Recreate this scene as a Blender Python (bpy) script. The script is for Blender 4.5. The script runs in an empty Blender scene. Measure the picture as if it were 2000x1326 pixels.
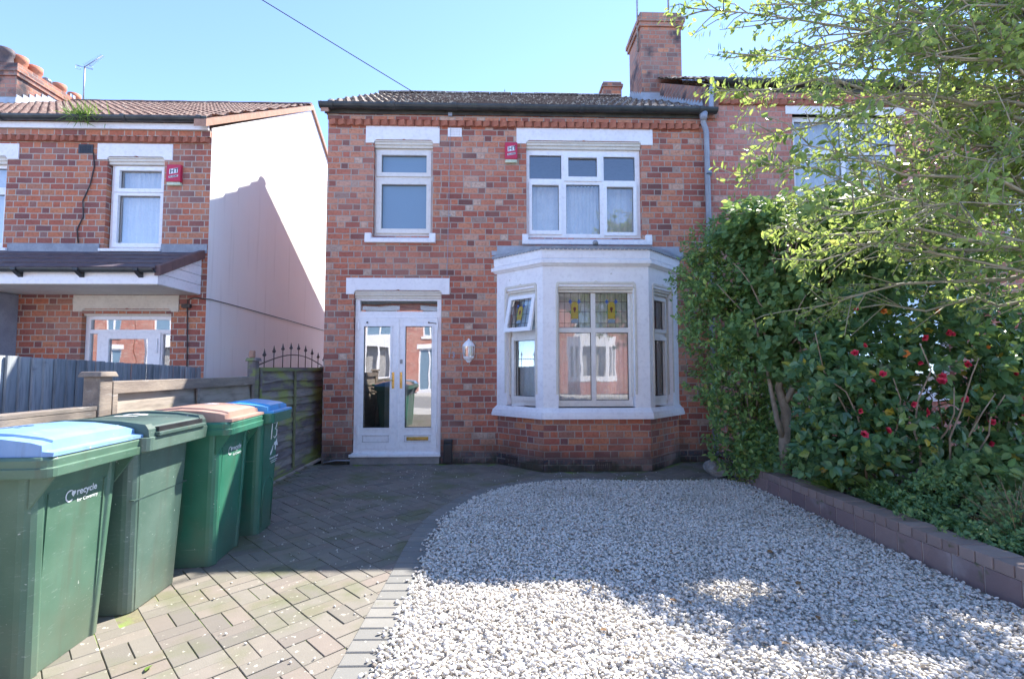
import bpy, bmesh, math, random
import numpy as np
from mathutils import Vector, Matrix, noise as mnoise
R = math.radians
random.seed(7)
rng = np.random.default_rng(11)
scene = bpy.context.scene
COL = scene.collection

# ------------------------------------------------------------------ materials
class NT:
    def __init__(s, name):
        s.m = bpy.data.materials.new(name); s.m.use_nodes = True
        s.t = s.m.node_tree; s.t.nodes.clear()
        s.out = s.n('ShaderNodeOutputMaterial')
    def n(s, typ, **kw):
        nd = s.t.nodes.new(typ)
        for k, v in kw.items():
            setattr(nd, k, v)
        return nd
    def put(s, sock, v):
        if isinstance(v, bpy.types.NodeSocket): s.t.links.new(v, sock)
        elif v is not None:
            if hasattr(sock, 'default_value'):
                dv = sock.default_value
                if not isinstance(dv, (int, float, bool, str)) and len(dv) == 4 and len(v) == 3: v = tuple(v) + (1,)
                sock.default_value = v
    def math(s, op, a, b=None, c=None, clamp=False):
        nd = s.n('ShaderNodeMath', operation=op, use_clamp=clamp)
        s.put(nd.inputs[0], a); s.put(nd.inputs[1], b); s.put(nd.inputs[2], c)
        return nd.outputs[0]
    def mix(s, fac, a, b, mode='MIX'):
        nd = s.n('ShaderNodeMix', data_type='RGBA', blend_type=mode)
        s.put(nd.inputs[0], fac); s.put(nd.inputs[6], a); s.put(nd.inputs[7], b)
        return nd.outputs[2]
    def ramp(s, fac, stops, interp='LINEAR'):
        nd = s.n('ShaderNodeValToRGB'); cr = nd.color_ramp; cr.interpolation = interp
        while len(cr.elements) < len(stops): cr.elements.new(0.5)
        for e, (p, c) in zip(cr.elements, stops):
            e.position = p; e.color = (*c, 1) if len(c) == 3 else c
        s.put(nd.inputs[0], fac); return nd.outputs[0]
    def coord(s, which='Object'):
        return s.n('ShaderNodeTexCoord').outputs[which]
    def noise(s, vec, scale, detail=4, rough=0.55):
        nd = s.n('ShaderNodeTexNoise'); s.put(nd.inputs['Vector'], vec)
        s.put(nd.inputs['Scale'], scale); s.put(nd.inputs['Detail'], detail); s.put(nd.inputs['Roughness'], rough)
        return nd.outputs['Fac']
    def mapping(s, vec, scale):
        nd = s.n('ShaderNodeMapping'); s.put(nd.inputs['Vector'], vec); nd.inputs['Scale'].default_value = scale
        return nd.outputs[0]
    def sstep(s, x, a, b):
        nd = s.n('ShaderNodeMapRange', interpolation_type='SMOOTHSTEP')
        s.put(nd.inputs[0], x); nd.inputs[1].default_value = a; nd.inputs[2].default_value = b
        return nd.outputs[0]
    def bump(s, h, strength=0.3, dist=0.01):
        nd = s.n('ShaderNodeBump'); s.put(nd.inputs['Height'], h)
        nd.inputs['Strength'].default_value = strength; nd.inputs['Distance'].default_value = dist
        return nd.outputs[0]
    def bsdf(s, color, rough=0.6, normal=None, metal=0.0, spec=0.5):
        nd = s.n('ShaderNodeBsdfPrincipled')
        s.put(nd.inputs['Base Color'], color); s.put(nd.inputs['Roughness'], rough)
        s.put(nd.inputs['Metallic'], metal); s.put(nd.inputs['Specular IOR Level'], spec)
        if normal is not None: s.put(nd.inputs['Normal'], normal)
        return nd.outputs[0]
    def end(s, sh):
        s.t.links.new(sh, s.out.inputs['Surface']); return s.m

def simple(name, c1, c2=None, scale=6, rough=0.6, bump=0.0, bscale=60, metal=0.0, spec=0.5, stretch=None,
           spots=None, bdist=0.004):
    m = NT(name); co = m.coord()
    if stretch: co = m.mapping(co, stretch)
    if c2 is None: c2 = tuple(x * 0.8 for x in c1)
    f = m.sstep(m.noise(co, scale), 0.3, 0.7)
    col = m.mix(f, c1, c2)
    f2 = m.noise(co, scale * 7, 3)
    col = m.mix(m.math('MULTIPLY', m.sstep(f2, 0.45, 0.75), 0.35), col, tuple(x * 0.72 for x in c2))
    if spots:                       # (colour, scale, low, high)
        sf = m.sstep(m.noise(co, spots[1], 3), spots[2], spots[3]); col = m.mix(sf, col, spots[0])
    nrm = m.bump(m.noise(co, bscale, 4), bump, bdist) if bump else None
    return m.end(m.bsdf(col, rough, nrm, metal, spec))

def brick(name, stops, mortar=(0.46, 0.40, 0.345), h=0.084, seed=0.0, L=0.212, H=0.104, grime=None, jitter=0.25, soot=None):
    m = NT(name)
    uv = m.coord('UV'); sp = m.n('ShaderNodeSeparateXYZ'); m.put(sp.inputs[0], uv)
    u, v = sp.outputs[0], sp.outputs[1]
    wob = m.math('MULTIPLY', m.math('SUBTRACT', m.noise(uv, 9, 2), 0.5), 0.010)
    v = m.math('ADD', v, wob)
    row = m.math('FLOOR', m.math('DIVIDE', v, h))
    fv = m.math('SUBTRACT', v, m.math('MULTIPLY', row, h))
    per = L + H
    wn = m.n('ShaderNodeTexWhiteNoise', noise_dimensions='1D'); m.put(wn.inputs['W'], m.math('ADD', row, seed + 3.3))
    off = m.math('ADD', m.math('MULTIPLY', m.math('MODULO', m.math('ABSOLUTE', row), 2.0), per * 0.5),
                 m.math('MULTIPLY', wn.outputs[0], per * jitter))
    uu = m.math('ADD', u, off)
    c = m.math('FLOOR', m.math('DIVIDE', uu, per))
    f = m.math('SUBTRACT', uu, m.math('MULTIPLY', c, per))
    isH = m.math('GREATER_THAN', f, L)
    lu = m.math('SUBTRACT', f, m.math('MULTIPLY', isH, L))
    w = m.math('SUBTRACT', L, m.math('MULTIPLY', isH, L - H))
    du = m.math('MINIMUM', lu, m.math('SUBTRACT', w, lu))
    dv = m.math('MINIMUM', fv, m.math('SUBTRACT', h, fv))
    d = m.math('MINIMUM', du, dv)
    dn = m.math('ADD', d, m.math('MULTIPLY', m.math('SUBTRACT', m.noise(uv, 70, 3), 0.5), 0.006))
    face = m.sstep(dn, 0.0042, 0.0085)
    cv = m.n('ShaderNodeCombineXYZ')
    m.put(cv.inputs[0], m.math('ADD', m.math('MULTIPLY', c, 2.0), isH)); m.put(cv.inputs[1], row); cv.inputs[2].default_value = seed
    wn2 = m.n('ShaderNodeTexWhiteNoise', noise_dimensions='3D'); m.put(wn2.inputs['Vector'], cv.outputs[0])
    col = m.ramp(wn2.outputs[0], stops)
    inner = m.noise(uv, 28, 4)
    col = m.mix(m.math('MULTIPLY', m.sstep(inner, 0.4, 0.75), 0.55), col, (0.22, 0.075, 0.045))
    col = m.mix(m.math('MULTIPLY', m.sstep(m.noise(uv, 55, 3), 0.58, 0.75), 0.35), col, (0.42, 0.30, 0.22))
    big = m.noise(uv, 0.9, 3)
    col = m.mix(m.math('MULTIPLY', m.sstep(big, 0.42, 0.68), 0.6), col, m.mix(0.5, col, (0.52, 0.33, 0.26)))
    col = m.mix(m.math('MULTIPLY', m.sstep(m.noise(m.mapping(uv, (3.0, .5, 1)), 1.0, 5), 0.54, 0.72), 0.35), col, (0.17, 0.10, 0.085))
    mc = m.mix(m.noise(uv, 12, 3), mortar, tuple(x * 0.6 for x in mortar))
    col = m.mix(face, mc, col)
    if grime:                       # (colour, lowest z fully grimy, z clean)
        g = m.math('SUBTRACT', 1.0, m.sstep(m.math('ADD', v, m.math('MULTIPLY', m.math('SUBTRACT', m.noise(uv, 3, 4), 0.5), 0.7)), grime[1], grime[2]))
        col = m.mix(m.math('MULTIPLY', g, 0.75), col, grime[0])
    if soot:
        g = m.sstep(m.noise(uv, 2.2, 5), soot[1], soot[2]); col = m.mix(g, col, soot[0])
    hgt = m.math('ADD', face, m.math('MULTIPLY', inner, 0.25))
    return m.end(m.bsdf(col, 0.85, m.bump(hgt, 0.6, 0.006), 0, 0.25))

def glass(name, base=0.10, tint=(0.93, 0.96, 0.95), rough=0.0):
    m = NT(name)
    fr = m.n('ShaderNodeFresnel'); fr.inputs['IOR'].default_value = 1.5
    tr = m.n('ShaderNodeBsdfTransparent'); m.put(tr.inputs[0], tint)
    gl = m.n('ShaderNodeBsdfGlossy'); gl.inputs['Roughness'].default_value = rough; m.put(gl.inputs[0], (1, 1, 1))
    nb = m.bump(m.noise(m.coord(), 2.2, 1), 0.02, 0.05); m.put(gl.inputs['Normal'], nb)
    mx = m.n('ShaderNodeMixShader'); m.put(mx.inputs[0], m.math('ADD', m.math('MULTIPLY', fr.outputs[0], 1.3), base, clamp=True))
    m.t.links.new(tr.outputs[0], mx.inputs[1]); m.t.links.new(gl.outputs[0], mx.inputs[2])
    return m.end(mx.outputs[0])

def leafmat(name, stops, trans=(0.34, 0.46, 0.08), tfac=0.4, rough=0.35):
    m = NT(name)
    rnd = m.n('ShaderNodeNewGeometry').outputs['Random Per Island']
    col = m.ramp(rnd, stops)
    b = m.bsdf(col, rough, None, 0, 0.5)
    tl = m.n('ShaderNodeBsdfTranslucent'); m.put(tl.inputs[0], m.mix(0.6, col, trans))
    mx = m.n('ShaderNodeMixShader'); mx.inputs[0].default_value = tfac
    m.t.links.new(b, mx.inputs[1]); m.t.links.new(tl.outputs[0], mx.inputs[2])
    return m.end(mx.outputs[0])

def island(name, stops, rough=0.8, noise=(40, (0.4, 0.4, 0.36), 0.6, 0.7), bump=0.3, bscale=120, noise2=None):
    m = NT(name); co = m.coord()
    col = m.ramp(m.n('ShaderNodeNewGeometry').outputs['Random Per Island'], stops)
    col = m.mix(m.math('MULTIPLY', m.noise(co, 18, 4), 0.35), col, tuple(x * 0.6 for x in stops[0][1]))
    if noise: col = m.mix(m.math('MULTIPLY', m.sstep(m.noise(co, noise[0], 3, .6), noise[2], noise[3]), m.sstep(m.noise(co, 2.7, 2), .35, .62)), col, noise[1])
    if noise2: col = m.mix(m.math('MULTIPLY', m.sstep(m.noise(co, noise2[0], 5), noise2[2], noise2[3]), 0.7), col, noise2[1])
    nrm = m.bump(m.noise(co, bscale, 3), bump, 0.003) if bump else None
    return m.end(m.bsdf(col, rough, nrm, 0, 0.3))

BR = [(0.0, (0.16, 0.075, 0.07)), (0.15, (0.30, 0.095, 0.075)), (0.34, (0.46, 0.14, 0.09)), (0.6, (0.53, 0.19, 0.112)), (0.82, (0.57, 0.25, 0.15)),
      (0.92, (0.56, 0.30, 0.21)), (0.97, (0.60, 0.45, 0.35)), (1.0, (0.24, 0.14, 0.12))]
BRN = [(0.0, (0.19, 0.085, 0.085)), (0.25, (0.38, 0.115, 0.08)), (0.55, (0.51, 0.165, 0.09)), (0.8, (0.54, 0.22, 0.115)), (1.0, (0.23, 0.125, 0.12))]
BRR = [(0.0, (0.44, 0.15, 0.115)), (0.5, (0.55, 0.20, 0.15)), (0.85, (0.60, 0.25, 0.19)), (1.0, (0.62, 0.40, 0.33))]
BRC = [(0.0, (0.156, 0.098, 0.091)), (0.4, (0.338, 0.143, 0.104)), (0.75, (0.416, 0.169, 0.111)), (1.0, (0.546, 0.221, 0.117))]
BLUE = [(0.0, (0.035, 0.04, 0.05)), (0.6, (0.06, 0.065, 0.075)), (1.0, (0.11, 0.10, 0.10))]
M = dict(
    brick=brick('facade_brick', BR, seed=1.0, grime=((0.10, 0.07, 0.05), 0.05, 0.55)),
    bay_brick=brick('bay_brick', BRN, seed=5.0, mortar=(0.46, 0.39, 0.33), grime=((0.09, 0.06, 0.05), 0.05, 0.45)),
    nbrick=brick('left_brick', BRN, mortar=(0.54, 0.48, 0.41), seed=2.0, jitter=0.08),
    rbrick=brick('right_brick', BRR, mortar=(0.50, 0.40, 0.34), seed=3.0, jitter=0.2),
    cbrick=brick('chimney_brick', BRC, mortar=(0.33, 0.29, 0.24), seed=4.0, soot=((0.06, 0.05, 0.055), 0.52, 0.7)),
    obrick=brick('opposite_brick', BRR, seed=8.0),
    plinth=brick('blue_plinth_brick', BLUE, mortar=(0.22, 0.21, 0.18), seed=6.0, grime=((0.03, 0.035, 0.02), 0.0, 0.12)),
    dent=simple('corbel_brick', (0.46, 0.17, 0.10), (0.34, 0.115, 0.07), 8, 0.85, 0.3, 50),
    white=simple('white_masonry_paint', (0.86, 0.84, 0.84), (0.81, 0.78, 0.79), 3, 0.55, 0.15, 40, spots=((0.55, 0.52, 0.48), 14, 0.70, 0.80)),
    cream=simple('cream_stone_paint', (0.70, 0.65, 0.56), (0.64, 0.58, 0.49), 4, 0.6, 0.15, 40),
    render=None,
    upvc=simple('white_window_plastic', (0.88, 0.87, 0.87), (0.85, 0.84, 0.85), 3, 0.3),
    upvcc=simple('cream_window_plastic', (0.75, 0.71, 0.66), (0.70, 0.66, 0.61), 3, 0.35),
    glass=glass('window_glass', 0.12), dglass=glass('door_glass', 0.30, (0.75, 0.76, 0.74)), upglass=glass('upper_window_glass', 0.16),
    frost=None, lead=simple('lead_sheet', (0.30, 0.325, 0.365), (0.22, 0.24, 0.275), 7, 0.55, 0.2, 20),
    flash=simple('pale_lead_flashing', (0.42, 0.45, 0.50), (0.33, 0.36, 0.40), 9, 0.5, 0.2, 25),
    gutter=simple('black_gutter_plastic', (0.022, 0.027, 0.030), (0.05, 0.055, 0.055), 8, 0.4, spots=((0.05, 0.06, 0.04), 11, 0.62, 0.75)),
    pipe=simple('grey_pipe_paint', (0.34, 0.37, 0.43), (0.27, 0.30, 0.36), 6, 0.5),
    fascia=simple('dark_eaves_board', (0.035, 0.035, 0.035), (0.09, 0.085, 0.07), 6, 0.7),
    tile=simple('weathered_roof_tile', (0.20, 0.145, 0.115), (0.10, 0.07, 0.058), 9, 0.9, 0.5, 80, spots=((0.50, 0.44, 0.35), 26, 0.52, 0.64)),
    tilen=simple('brown_roof_tile', (0.22, 0.13, 0.10), (0.12, 0.07, 0.058), 9, 0.9, 0.5, 80, spots=((0.45, 0.37, 0.29), 28, 0.56, 0.70)),
    ctile=simple('canopy_roof_tile', (0.13, 0.10, 0.11), (0.085, 0.065, 0.075), 8, 0.6, 0.2, 60),
    verge=simple('brown_verge_tile', (0.16, 0.085, 0.075), (0.12, 0.065, 0.06), 8, 0.6, 0.2, 60),
    mort=simple('verge_mortar', (0.42, 0.24, 0.17), (0.35, 0.19, 0.13), 14, 0.9, 0.4, 60),
    soff=simple('soffit_plastic', (0.72, 0.70, 0.64), (0.66, 0.64, 0.58), 3, 0.5),
    wgrey=simple('blue_grey_fence_wood', (0.34, 0.375, 0.41), (0.24, 0.27, 0.305), 5, 0.85, 0.5, 50, stretch=(3, 3, 0.35), spots=((0.06, 0.06, 0.07), 30, 0.70, 0.76)),
    wdark=simple('dark_mossy_fence_wood', (0.20, 0.175, 0.17), (0.115, 0.10, 0.105), 5, 0.9, 0.6, 45, stretch=(3, 0.5, 3), spots=((0.21, 0.25, 0.075), 3.2, 0.44, 0.66)),
    wpale=simple('weathered_fence_wood', (0.29, 0.24, 0.19), (0.18, 0.145, 0.12), 5, 0.9, 0.6, 45, stretch=(3, 0.6, 3), spots=((0.36, 0.33, 0.29), 9, 0.60, 0.75)),
    wgreen=simple('green_algae_batten', (0.22, 0.23, 0.10), (0.16, 0.15, 0.09), 7, 0.9, 0.3, 40),
    iron=simple('black_iron', (0.025, 0.022, 0.022), (0.06, 0.04, 0.035), 20, 0.5),
    steel=simple('dull_aluminium', (0.30, 0.29, 0.29), (0.22, 0.21, 0.21), 20, 0.45, metal=0.6),
    brass=simple('brass', (0.60, 0.42, 0.14), (0.52, 0.35, 0.11), 10, 0.25, metal=0.9),
    black=simple('black_plastic', (0.02, 0.02, 0.022), (0.03, 0.03, 0.032), 10, 0.4),
    red=simple('alarm_red_plastic', (0.56, 0.028, 0.075), (0.50, 0.025, 0.065), 6, 0.35),
    label=simple('white_lettering', (0.80, 0.81, 0.82), (0.76, 0.77, 0.78), 20, 0.5),
    ink=simple('black_lettering', (0.025, 0.025, 0.035), (0.03, 0.03, 0.04), 20, 0.5),
    bluink=simple('faded_blue_lettering', (0.10, 0.17, 0.32), (0.09, 0.15, 0.28), 20, 0.5),
    strobe=simple('frosted_strobe_lens', (0.62, 0.66, 0.50), (0.48, 0.55, 0.38), 20, 0.3),
    curtain=simple('white_net_curtain', (0.78, 0.79, 0.80), (0.70, 0.71, 0.73), 6, 0.9),
    dcurtain=simple('grey_lined_curtain', (0.42, 0.41, 0.40), (0.30, 0.29, 0.29), 6, 0.9),
    room=simple('room_plaster', (0.30, 0.28, 0.26), (0.26, 0.24, 0.22), 2, 0.9),
    terra=simple('terracotta_pot', (0.46, 0.165, 0.085), (0.36, 0.12, 0.065), 9, 0.8, 0.2, 40),
    dpot=simple('sooty_chimney_pot', (0.12, 0.08, 0.075), (0.06, 0.05, 0.055), 9, 0.8, 0.2, 40),
    haunch=simple('chimney_mortar_cap', (0.34, 0.30, 0.25), (0.16, 0.145, 0.12), 10, 0.95, 0.6, 40),
    wmortar=simple('pale_wall_mortar', (0.50, 0.42, 0.36), (0.36, 0.30, 0.26), 12, 0.95, 0.4, 60, spots=((0.10, 0.12, 0.05), 6, 0.60, 0.72)),
    soil=simple('dark_soil', (0.055, 0.042, 0.032), (0.09, 0.07, 0.05), 12, 1.0, 0.8, 40),
    concrete=simple('passage_concrete', (0.30, 0.28, 0.26), (0.22, 0.21, 0.20), 5, 0.9, 0.3, 60),
    asphalt=simple('asphalt', (0.30, 0.29, 0.275), (0.24, 0.232, 0.22), 8, 0.9, 0.4, 150),
    flag=simple('pavement_flag', (0.56, 0.535, 0.49), (0.48, 0.455, 0.42), 4, 0.9, 0.2, 80),
    joint=simple('mossy_joint_sand', (0.20, 0.185, 0.10), (0.15, 0.13, 0.09), 10, 1.0, 0.5, 80, spots=((0.18, 0.26, 0.05), 4, 0.46, 0.60)),
    bed=simple('gravel_bed', (0.58, 0.55, 0.50), (0.42, 0.395, 0.36), 40, 0.95, 0.6, 60),
    rubble=simple('rough_concrete_stone', (0.36, 0.34, 0.30), (0.22, 0.21, 0.19), 12, 0.95, 0.7, 40),
    bark=simple('grey_brown_bark', (0.36, 0.28, 0.20), (0.23, 0.18, 0.13), 14, 0.9, 0.5, 60),
    tbark=simple('olive_branch_bark', (0.36, 0.33, 0.23), (0.25, 0.23, 0.165), 10, 0.8, 0.4, 60),
    petal=simple('red_petal', (0.60, 0.035, 0.085), (0.45, 0.02, 0.05), 30, 0.5),
    opetal=simple('faded_orange_petal', (0.62, 0.24, 0.04), (0.48, 0.14, 0.03), 30, 0.6),
    dry=leafmat('dry_stalks', [(0, (0.26, 0.18, 0.11)), (1, (0.36, 0.27, 0.17))], (0.3, 0.2, 0.1), 0.2, 0.8),
    slate=simple('grey_opposite_roof', (0.14, 0.12, 0.115), (0.10, 0.09, 0.088), 8, 0.8, 0.3, 50),
)
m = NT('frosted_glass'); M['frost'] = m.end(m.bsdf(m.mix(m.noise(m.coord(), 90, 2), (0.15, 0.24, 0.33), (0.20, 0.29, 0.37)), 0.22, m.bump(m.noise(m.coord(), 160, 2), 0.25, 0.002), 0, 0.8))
m = NT('white_wall_render'); co = m.coord()
col = m.mix(m.noise(co, 1.1, 5), (.84, .83, .80), (.76, .75, .735))
col = m.mix(m.math('MULTIPLY', m.sstep(m.noise(m.mapping(co, (6, 6, .35)), 1.6, 6), .52, .75), .45), col, (.58, .56, .53))
col = m.mix(m.math('MULTIPLY', m.sstep(m.noise(co, .55, 4), .55, .62), .22), col, (.68, .66, .64))
sz = m.n('ShaderNodeSeparateXYZ'); m.put(sz.inputs[0], co); lo_ = m.math('SUBTRACT', 1.0, m.sstep(m.math('ADD', sz.outputs[2], m.math('MULTIPLY', m.noise(co, 2.5, 5), 1.0)), .5, 1.7))
col = m.mix(m.math('MULTIPLY', lo_, .5), col, (.42, .41, .36))
M['render'] = m.end(m.bsdf(col, .75, m.bump(m.noise(co, 70, 5), .35, .005), 0, .25))
def plastic(name, c, c2, scuff=(0.45, 0.5, 0.46), rough=0.42, lo=0.60, hi=0.78):
    m = NT(name); co = m.coord()
    col = m.mix(m.sstep(m.noise(co, 2.6, 5), 0.35, 0.7), c, c2)
    sc = m.sstep(m.noise(m.mapping(co, (9, 5, 26)), 3.2, 6, 0.7), lo, hi)
    col = m.mix(m.math('MULTIPLY', sc, 0.40), col, scuff)
    col = m.mix(m.math('MULTIPLY', m.sstep(m.noise(m.mapping(co, (1.5, 30, 75)), 1.3, 3), .68, .75), .4), col, scuff)
    sz = m.n('ShaderNodeSeparateXYZ'); m.put(sz.inputs[0], co); low = m.math('SUBTRACT', 1.0, m.sstep(m.math('ADD', sz.outputs[2], m.math('MULTIPLY', m.noise(co, 7, 4), .5)), .18, .62)); col = m.mix(m.math('MULTIPLY', low, .5), col, (.13, .125, .09))
    col = m.mix(m.math('MULTIPLY', m.sstep(m.noise(co, 30, 2), .745, .77), .6), col, (.6, .62, .58))
    dirt = m.sstep(m.noise(m.mapping(co, (14, 14, 1.2)), 1.0, 5), 0.52, 0.8)
    col = m.mix(m.math('MULTIPLY', dirt, 0.45), col, (0.09, 0.085, 0.06))
    return m.end(m.bsdf(col, m.math('ADD', rough, m.math('MULTIPLY', sc, 0.2)), m.bump(m.noise(co, 220, 2), 0.08, 0.002), 0, 0.5))
M['binA'] = plastic('faded_green_bin_plastic', (0.06, 0.13, 0.085), (0.10, 0.18, 0.125), lo=.58, hi=.78)
M['binB'] = plastic('grey_green_bin_plastic', (0.07, 0.125, 0.095), (0.115, 0.175, 0.14), (0.45, 0.48, 0.46), lo=.57, hi=.77)
M['binC'] = plastic('fresh_green_bin_plastic', (0.022, 0.135, 0.08), (0.04, 0.175, 0.11), lo=0.62, hi=0.80)
M['binD'] = plastic('deep_green_bin_plastic', (0.022, 0.125, 0.075), (0.035, 0.155, 0.095), lo=0.68, hi=0.84)
M['lidA'] = plastic('faded_blue_lid_plastic', (0.15, 0.29, 0.52), (0.24, 0.38, 0.58), (0.55, 0.62, 0.70))
M['lidB'] = plastic('dark_green_lid_plastic', (0.045, 0.085, 0.07), (0.065, 0.11, 0.09), (0.30, 0.34, 0.31), 0.5)
M['lidC'] = plastic('faded_brown_lid_plastic', (0.33, 0.195, 0.15), (0.39, 0.245, 0.19), (0.52, 0.42, 0.36), 0.5)
M['lidD'] = plastic('bright_blue_lid_plastic', (0.045, 0.29, 0.60), (0.07, 0.35, 0.66), (0.4, 0.55, 0.75))
M['paver'] = island('block_paving', [(0, (0.185, 0.168, 0.142)), (0.45, (0.235, 0.212, 0.178)), (0.75, (0.232, 0.192, 0.163)), (1, (0.16, 0.148, 0.13))], 0.85,
                    (24, (0.58, 0.54, 0.46), 0.64, 0.69), 0.4, 140, (2.2, (0.115, 0.13, 0.055), 0.47, 0.70))
M['edging'] = island('edging_block', [(0, (0.20, 0.195, 0.18)), (1, (0.26, 0.245, 0.22))], 0.85, (30, (0.46, 0.43, 0.38), 0.68, 0.72), 0.35, 140, (4, (0.12, 0.12, 0.07), 0.58, 0.75))
M['pebble'] = island('cream_pebbles', [(0, (0.56, 0.51, 0.44)), (0.2, (0.75, 0.70, 0.62)), (0.6, (0.80, 0.765, 0.705)), (0.84, (0.74, 0.70, 0.645)), (0.95, (0.52, 0.48, 0.43)), (1.0, (0.18, 0.15, 0.13))], 0.8, None, 0.25, 200, (1.1, (0.44, 0.40, 0.34), 0.50, 0.72))

def board_mat(name, stops, moss, stretch=(3, .5, 3)):
    m = NT(name); co = m.coord()
    col = m.ramp(m.n('ShaderNodeNewGeometry').outputs['Random Per Island'], stops)
    g = m.noise(m.mapping(co, stretch), 8, 5); col = m.mix(m.math('MULTIPLY', m.sstep(g, .4, .75), .6), col, tuple(v * .45 for v in stops[0][1]))
    col = m.mix(m.sstep(m.noise(m.mapping(co, (2, .7, 2)), 2.6, 5), moss[1], moss[2]), col, moss[0])
    return m.end(m.bsdf(col, .9, m.bump(g, .7, .004), 0, .25))
M['mossboard'] = board_mat('dark_mossy_board', [(0, (.14, .12, .125)), (.5, (.22, .195, .19)), (1, (.30, .27, .24))], ((.27, .30, .10), .46, .66))
M['paleboard'] = board_mat('weathered_board', [(0, (.24, .20, .165)), (1, (.36, .31, .255))], ((.22, .21, .13), .56, .75))
M['greyboard'] = board_mat('blue_grey_board', [(0, (.26, .285, .305)), (.5, (.33, .355, .375)), (1, (.42, .44, .455))], ((.20, .20, .20), .62, .78), (3, 3, .4))
M['wallstone'] = island('purple_brown_wall_block', [(0, (0.20, 0.145, 0.145)), (0.5, (0.26, 0.185, 0.175)), (1, (0.32, 0.235, 0.21))], 0.85,
                        (6, (0.085, 0.10, 0.04), 0.60, 0.70), 0.6, 60, (3.5, (0.36, 0.31, 0.30), 0.50, 0.75))
M['capstone'] = island('brown_coping_brick', [(0, (0.27, 0.20, 0.175)), (1, (0.35, 0.265, 0.23))], 0.85, (7, (0.085, 0.10, 0.04), 0.68, 0.76), 0.4, 60)
G0, G1, G2, G3 = (0.095, 0.195, 0.09), (0.145, 0.275, 0.095), (0.245, 0.385, 0.105), (0.36, 0.47, 0.12)
M['privet'] = leafmat('privet_leaves', [(0, G0), (0.4, G1), (0.75, G2), (.965, G3), (.985, (.42, .36, .08)), (1, (.22, .13, .06))], tfac=0.4, rough=.28)
M['maple'] = leafmat('lobed_leaves', [(0, (0.10, 0.21, 0.09)), (0.6, (0.165, 0.295, 0.115)), (0.97, (0.29, 0.40, 0.13)), (1, (.36, .34, .10))], tfac=0.45, rough=0.5)
M['camellia'] = leafmat('camellia_leaves', [(0, (0.06, 0.145, 0.08)), (0.5, (0.09, 0.205, 0.10)), (0.85, (0.165, 0.29, 0.10)), (0.97, (0.24, 0.32, 0.08)), (1, (0.55, 0.40, 0.05))], tfac=0.35, rough=0.25)
M['holly'] = leafmat('sunlit_tree_leaves', [(0, (0.09, 0.16, 0.07)), (0.4, (0.17, 0.26, 0.085)), (0.8, (0.29, 0.38, 0.11)), (0.97, (0.38, 0.46, 0.14)), (1, (0.52, 0.40, 0.10))], (0.55, 0.66, 0.14), 0.55, 0.26)
M['cover'] = leafmat('ground_cover_leaves', [(0, (0.10, 0.22, 0.11)), (0.6, (0.17, 0.32, 0.13)), (1, (0.32, 0.43, 0.14))], tfac=0.4, rough=0.5)
M['blade'] = leafmat('bright_blades', [(0, (0.11, 0.22, 0.04)), (1, (0.20, 0.31, 0.06))], tfac=0.35, rough=0.4)
M['street'] = leafmat('street_tree_leaves', [(0, G0), (1, G2)], tfac=0.35)
M['fallen'] = leafmat('fallen_leaf', [(0, (0.12, 0.06, 0.03)), (0.6, (0.20, 0.10, 0.04)), (1, (0.22, 0.26, 0.05))], tfac=0.1, rough=0.6)

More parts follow.
